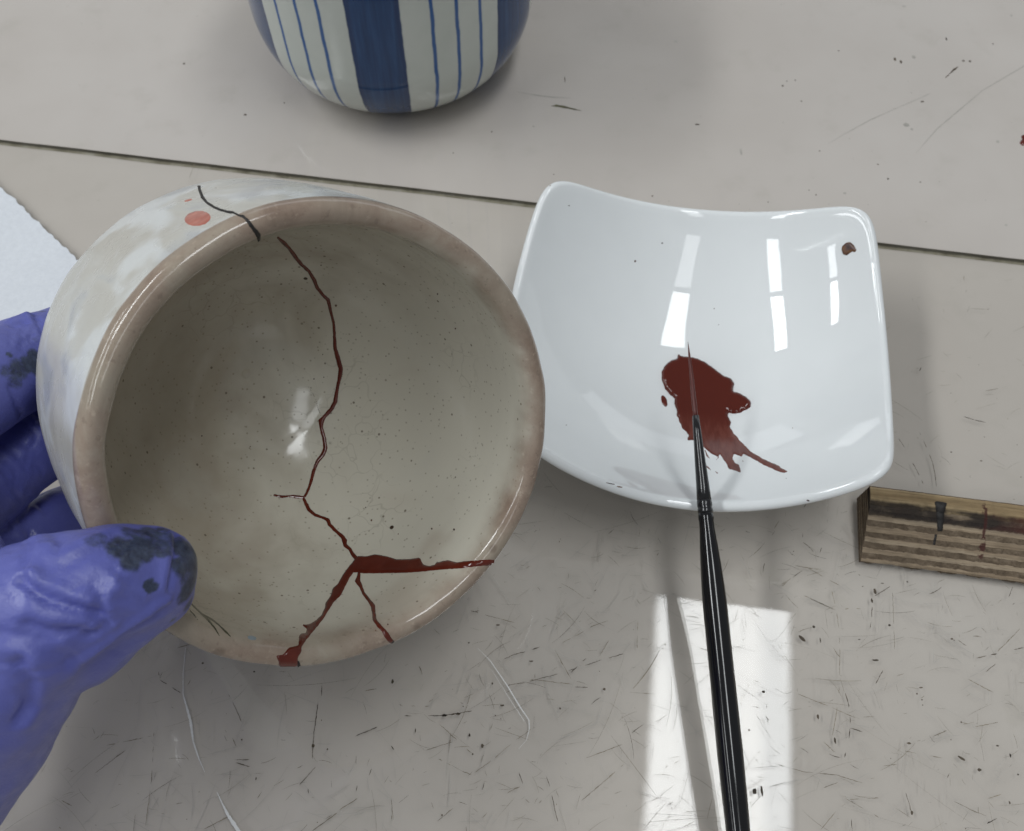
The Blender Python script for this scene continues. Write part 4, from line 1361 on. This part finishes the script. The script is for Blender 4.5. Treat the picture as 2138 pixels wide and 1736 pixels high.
def sweep(bmh, chain):
    """rounded tapered tube through the points"""
    pts = []
    for i in range(len(chain) - 1):
        (p, r), (q, s_) = chain[i], chain[i + 1]
        p0 = chain[i - 1][0] if i else p * 2 - q
        p3 = chain[i + 2][0] if i + 2 < len(chain) else q * 2 - p
        n = max(3, int((q - p).length / 0.0025))
        for k in range(n):
            f_ = k / n
            a = 0.5 * ((2 * p) + (q - p0) * f_ + (2 * p0 - 5 * p + 4 * q - p3) * f_ ** 2 + (3 * p - p0 - 3 * q + p3) * f_ ** 3)
            pts.append((a, r + (s_ - r) * (f_ * f_ * (3 - 2 * f_))))
    pts.append(chain[-1])
    for (p, r) in pts:
        bmesh.ops.create_icosphere(bmh, subdivisions=2, radius=r, matrix=Matrix.Translation(p))
    N = 20
    prev = None
    for i, (p, r) in enumerate(pts):
        d = (pts[min(i + 1, len(pts) - 1)][0] - pts[max(0, i - 1)][0]).normalized()
        u_ = d.cross(Vector((0.3, 0.5, 0.81))).normalized(); w_ = d.cross(u_)
        ring = [bmh.verts.new(p + (u_ * math.cos(2 * math.pi * k / N) + w_ * math.sin(2 * math.pi * k / N)) * r) for k in range(N)]
        if prev:
            for k in range(N):
                bmh.faces.new((prev[k], prev[(k + 1) % N], ring[(k + 1) % N], ring[k]))
        else:
            bmh.faces.new(list(reversed(ring)))
        prev = ring
    bmh.faces.new(prev)


bmh = bmesh.new()
for ch in chains:
    sweep(bmh, ch)
me = bpy.data.meshes.new('hand_raw'); bmh.to_mesh(me); bmh.free()
raw_o = bpy.data.objects.new('hand_raw', me); COL.objects.link(raw_o)
rm = raw_o.modifiers.new('remesh', 'REMESH'); rm.mode = 'VOXEL'; rm.voxel_size = 0.00075; rm.adaptivity = 0
dg = bpy.context.evaluated_depsgraph_get()
ev = raw_o.evaluated_get(dg)
hm = bpy.data.meshes.new_from_object(ev)
bpy.data.objects.remove(raw_o)
nv = len(hm.vertices)
co_ = np.empty(nv * 3); hm.vertices.foreach_get('co', co_); co_ = co_.reshape(-1, 3)
ed_ = np.empty(len(hm.edges) * 2, dtype=int); hm.edges.foreach_get('vertices', ed_); ed_ = ed_.reshape(-1, 2)
deg = np.bincount(ed_.ravel(), minlength=nv)[:, None]


def smooth(c, it, lam=0.6):
    for _ in range(it):
        acc_ = np.zeros_like(c)
        np.add.at(acc_, ed_[:, 0], c[ed_[:, 1]]); np.add.at(acc_, ed_[:, 1], c[ed_[:, 0]])
        c = c + lam * (acc_ / np.maximum(deg, 1) - c)
    return c


co_ = smooth(co_, 9)
hm.vertices.foreach_set('co', co_.ravel()); hm.update()


def normals():
    nn = np.empty(nv * 3); hm.vertices.foreach_get('normal', nn); return nn.reshape(-1, 3)


def hand_bvh():
    return BVHTree.FromPolygons([Vector(v) for v in co_], [tuple(p.vertices) for p in hm.polygons])


HB = hand_bvh()
ZT = Z(0, 1250, 3.338); ZI = Z(0, 700, 6.677); ZM_ = Z(0, 950, 4.569)


def hits(zf, pts, step=6):
    out = []
    P = [zf(*p) for p in pts]
    for a, b in zip(P[:-1], P[1:]):
        n = max(1, int(math.dist(a, b) / step))
        for k in range(n + 1):
            f_ = k / n
            h = HB.ray_cast(EYE, ray(a[0] + (b[0] - a[0]) * f_, a[1] + (b[1] - a[1]) * f_).normalized())[0]
            if h is not None: out.append(np.array(h))
    return np.array(out)


disp = np.zeros(nv)
nn = normals()


def crease(zf, pts, depth, width, ridge=0.0, roff=(0, 0)):
    """a fold in the glove: a furrow with an optional raised lip beside it"""
    h = hits(zf, pts)
    if len(h) == 0: return
    d = np.sqrt(((co_[:, None, :] - h[None]) ** 2).sum(-1)).min(1) if nv * len(h) < 3e7 else np.min([np.sqrt(((co_ - q) ** 2).sum(-1)) for q in h], axis=0)
    disp[:] -= depth * 1.1 * np.exp(-(d / (width * 0.8)) ** 2)
    if ridge:
        h2 = hits(zf, [(x + roff[0], y + roff[1]) for x, y in pts])
        if len(h2):
            d2 = np.min([np.sqrt(((co_ - q) ** 2).sum(-1)) for q in h2], axis=0)
            disp[:] += ridge * np.exp(-(d2 / (width * 1.4)) ** 2)


crease(ZT, [(190, 600), (300, 690), (480, 760), (650, 820), (800, 865)], .0011, .0011, .0009, (20, -75))
crease(ZT, [(230, 940), (370, 1000), (560, 1010), (760, 1030)], .0010, .0014, .0008, (0, -80))
crease(ZT, [(250, 210), (230, 400), (190, 590)], .0007, .0011, .0005, (60, 10))
crease(ZT, [(440, 230), (490, 300), (480, 360)], .0006, .0009, .0005, (-50, 20))
crease(ZT, [(560, 440), (700, 380), (860, 320), (960, 260)], .0005, .0016, .0008, (0, -70))
crease(ZT, [(1440, 210), (1448, 330), (1420, 480), (1390, 650)], .0008, .0008, .0007, (-60, 0))
crease(ZT, [(1370, 740), (1200, 870), (1000, 1010), (820, 1130), (680, 1220)], -.0010, .0013)
crease(ZT, [(1300, 860), (1100, 990), (900, 1120)], .0006, .0016)
crease(ZT, [(820, 740), (840, 850), (870, 930)], .0008, .0010, .0006, (60, 0))
crease(ZT, [(170, 1250), (180, 1320), (260, 1420), (230, 1620), (150, 1736)], .0012, .0014, .0008, (70, 0))
crease(ZT, [(0, 1040), (220, 1060), (420, 1150), (560, 1250)], .0009, .0018, .0006, (0, 90))
crease(ZT, [(900, 640), (1000, 560), (1120, 500)], -.0004, .0016)
crease(ZI, [(490, 400), (530, 480), (590, 550)], .0007, .0008, .0006, (-80, 20))
crease(ZI, [(200, 660), (340, 610), (460, 600)], .0006, .0010, .0005, (0, -100))
crease(ZI, [(600, 580), (680, 690), (720, 780)], .0006, .0012)
crease(ZI, [(330, 300), (420, 350), (440, 420)], .0004, .0010, .0005, (60, -20))
crease(ZM_, [(120, 0), (180, 160), (240, 330)], .0008, .0010)
for k in range(46):
    x0, y0 = random.uniform(0, 1350), random.uniform(150, 1400)
    if y0 > 1500 - 0.75 * x0 + 300: continue
    a = random.gauss(0.35, 0.5) if y0 > 500 else random.gauss(-0.35, 0.5)
    L = random.uniform(70, 260)
    pts_ = [(x0 + math.cos(a) * L * q + random.uniform(-12, 12), y0 + math.sin(a) * L * q + random.uniform(-12, 12)) for q in (0, 0.33, 0.66, 1)]
    sg = random.uniform(.00012, .00040)
    crease(ZT, pts_, sg, random.uniform(.0004, .0008), sg * 0.8, (-math.sin(a) * 40, math.cos(a) * 40))
for k in range(16):
    x0, y0 = random.uniform(0, 700), random.uniform(250, 1500)
    a = random.gauss(-0.3, 0.7); L = random.uniform(100, 260)
    crease(ZI, [(x0, y0), (x0 + math.cos(a) * L * .5, y0 + math.sin(a) * L * .5 + 12), (x0 + math.cos(a) * L, y0 + math.sin(a) * L)], random.uniform(.00015, .0004), .0006)
for k in range(22):
    x0, y0 = random.uniform(0, 480), random.uniform(300, 1500)
    a = random.gauss(0.9, 0.5); L = random.uniform(70, 200)
    sg = random.uniform(.0002, .0005)
    crease(ZM_, [(x0, y0), (x0 + math.cos(a) * L * .5 + 8, y0 + math.sin(a) * L * .5), (x0 + math.cos(a) * L, y0 + math.sin(a) * L)], sg, .0007, sg * 0.7, (-50, 25))
# fine puckers everywhere
fine = np.array([0.00022 * noise.noise(Vector(p) * 120) + 0.00016 * noise.noise(Vector((p[0] * 300, p[1] * 140, p[2] * 300))) + 0.00035 * noise.noise(Vector(p) * 55) for p in co_])
co_ = co_ + nn * (disp + fine)[:, None]
co_ = smooth(co_, 1, 0.15)

# keep the glove out of the bowl wall: press it back where it would cut in
ib = bowl_m.inverted()
for i in range(nv):
    p = ib @ Vector(co_[i])
    d = BD - p.z
    r = math.hypot(p.x, p.y)
    if -0.002 < d < BD + 0.001 and r > 1e-6:
        a = math.atan2(p.y, p.x)
        ro = (outer_r(max(0, d)) if d < BD - 0.003 else 0.028) * bw(a)
        ri = inner_r(max(0.0, min(d, Di))) * bw(a)
        if d > 0.0005 and ri < r < ro:
            # push to the nearer face
            if r > (ro + ri) / 2 or d > Di:
                k = (ro + 0.0002) / r
            else:
                k = (ri - 0.0002) / r
            q = bowl_m @ Vector((p.x * k, p.y * k, p.z)); co_[i] = q
hm.vertices.foreach_set('co', co_.ravel()); hm.update()
HB = hand_bvh()

stain = np.zeros(nv)
nzs = np.array([noise.noise(Vector(p) * 520) * 0.7 + noise.noise(Vector(p) * 190) * 0.8 for p in co_])


def blot(zf, x, y, rpx, sc, strength=1.0, soft=0.35):
    h = HB.ray_cast(EYE, ray(*zf(x, y)).normalized())
    if h[0] is None: return
    d = np.sqrt(((co_ - np.array(h[0])) ** 2).sum(-1))
    r = rpx / sc * S / FPX * (h[0] - EYE).dot(FW)
    v_ = np.clip((r * (1 + 0.28 * nzs) - d) / (r * soft) , 0, 1)
    stain[:] = np.maximum(stain, v_ * strength)


for (x, y, r, s_) in [(1010, 350, 150, .62), (1150, 330, 150, .66), (1290, 300, 130, .55), (1060, 430, 110, .7), (1380, 250, 110, .5), (800, 245, 80, .4), (760, 260, 60, .4), (1230, 190, 110, .55), (1100, 200, 110, .45)]:
    blot(ZT, x, y, r * 1.2, 3.338, min(1, s_ * 1.3), 0.35)
for (x, y, r, s_) in [(1560, 330, 120, .72), (1590, 470, 120, .85), (1580, 600, 110, .75), (1530, 420, 110, .6), (1480, 260, 90, .6), (1500, 720, 90, .5), (1520, 560, 110, .55), (1415, 915, 30, .8), (1340, 170, 70, .6), (1600, 560, 80, .9), (1610, 400, 90, .95), (1560, 250, 90, .85), (1600, 680, 70, .85), (1450, 190, 80, .6), (1550, 780, 70, .6), (1500, 330, 110, .8), (1480, 480, 110, .7), (1540, 660, 100, .8), (1400, 150, 90, .7)]:
    blot(ZT, x, y, r * 1.1, 3.338, min(1, s_ * 1.15), 0.4)
blot(ZT, 1235, 640, 76, 3.338, .92, 0.22)
for (x, y, r, s_) in [(560, 1180, 170, .85), (480, 1300, 200, .85), (300, 1400, 240, .75), (600, 1380, 150, .8), (150, 1150, 65, .85), (100, 1420, 150, .6), (690, 440, 80, .5), (560, 280, 70, .45), (640, 430, 50, .6), (820, 300, 70, .4), (540, 520, 45, .6), (70, 425, 50, .5), (620, 900, 110, .3), (260, 1560, 220, .6)]:
    blot(ZI, x, y, r, 6.677, s_, 0.5)
hm.polygons.foreach_set('use_smooth', [True] * len(hm.polygons))
t = NT('violet_nitrile')
co = t.coord()
stn = t.attr('stain')
fold = t.noise(t.mapping(co, (1, 1.6, 1)), 260, 4, 0.6)
base_c = t.mix(t.mr(t.noise(co, 45, 3), 0.3, 0.7), (0.098, 0.110, 0.375), (0.116, 0.130, 0.41))
base_c = t.mix(t.mr(fold, 0.55, 0.75, 0, 0.25), base_c, (0.14, 0.16, 0.47))
stc = t.ramp(t.noise(co, 600, 4, 0.7), [(0.35, (0.012, 0.017, 0.026)), (0.65, (0.045, 0.062, 0.095))])
stg = t.math('ADD', stn, t.math('MULTIPLY', t.math('SUBTRACT', t.noise(co, 850, 5, 0.75), 0.5), 0.9))
stn2 = t.math('MULTIPLY', t.mr(stg, 0.10, 0.85), t.mr(stn, 0.02, 0.2, 0, 0.93))
t.set(Base_Color=t.mix(stn2, base_c, stc), Roughness=t.mr(fold, 0.3, 0.7, 0.32, 0.46), Specular_IOR_Level=0.5)
t.bump(t.math('ADD', fold, t.math('MULTIPLY', t.noise(co, 1500, 2), 0.35)), 0.28, 0.0006)
hm.materials.clear(); hm.materials.append(t.mat)
org = Vector(wr)
co_l = co_ - np.array(org)
hm.vertices.foreach_set('co', co_l.ravel()); hm.update()
hm.name = 'gloved_hand'
hand = bpy.data.objects.new('gloved_hand', hm); COL.objects.link(hand)
hand.location = org
attr(hand, 'stain', stain)
tag(hand, 'hand in a stained violet rubber glove gripping the tea bowl, thumb over its rim', 'hand')
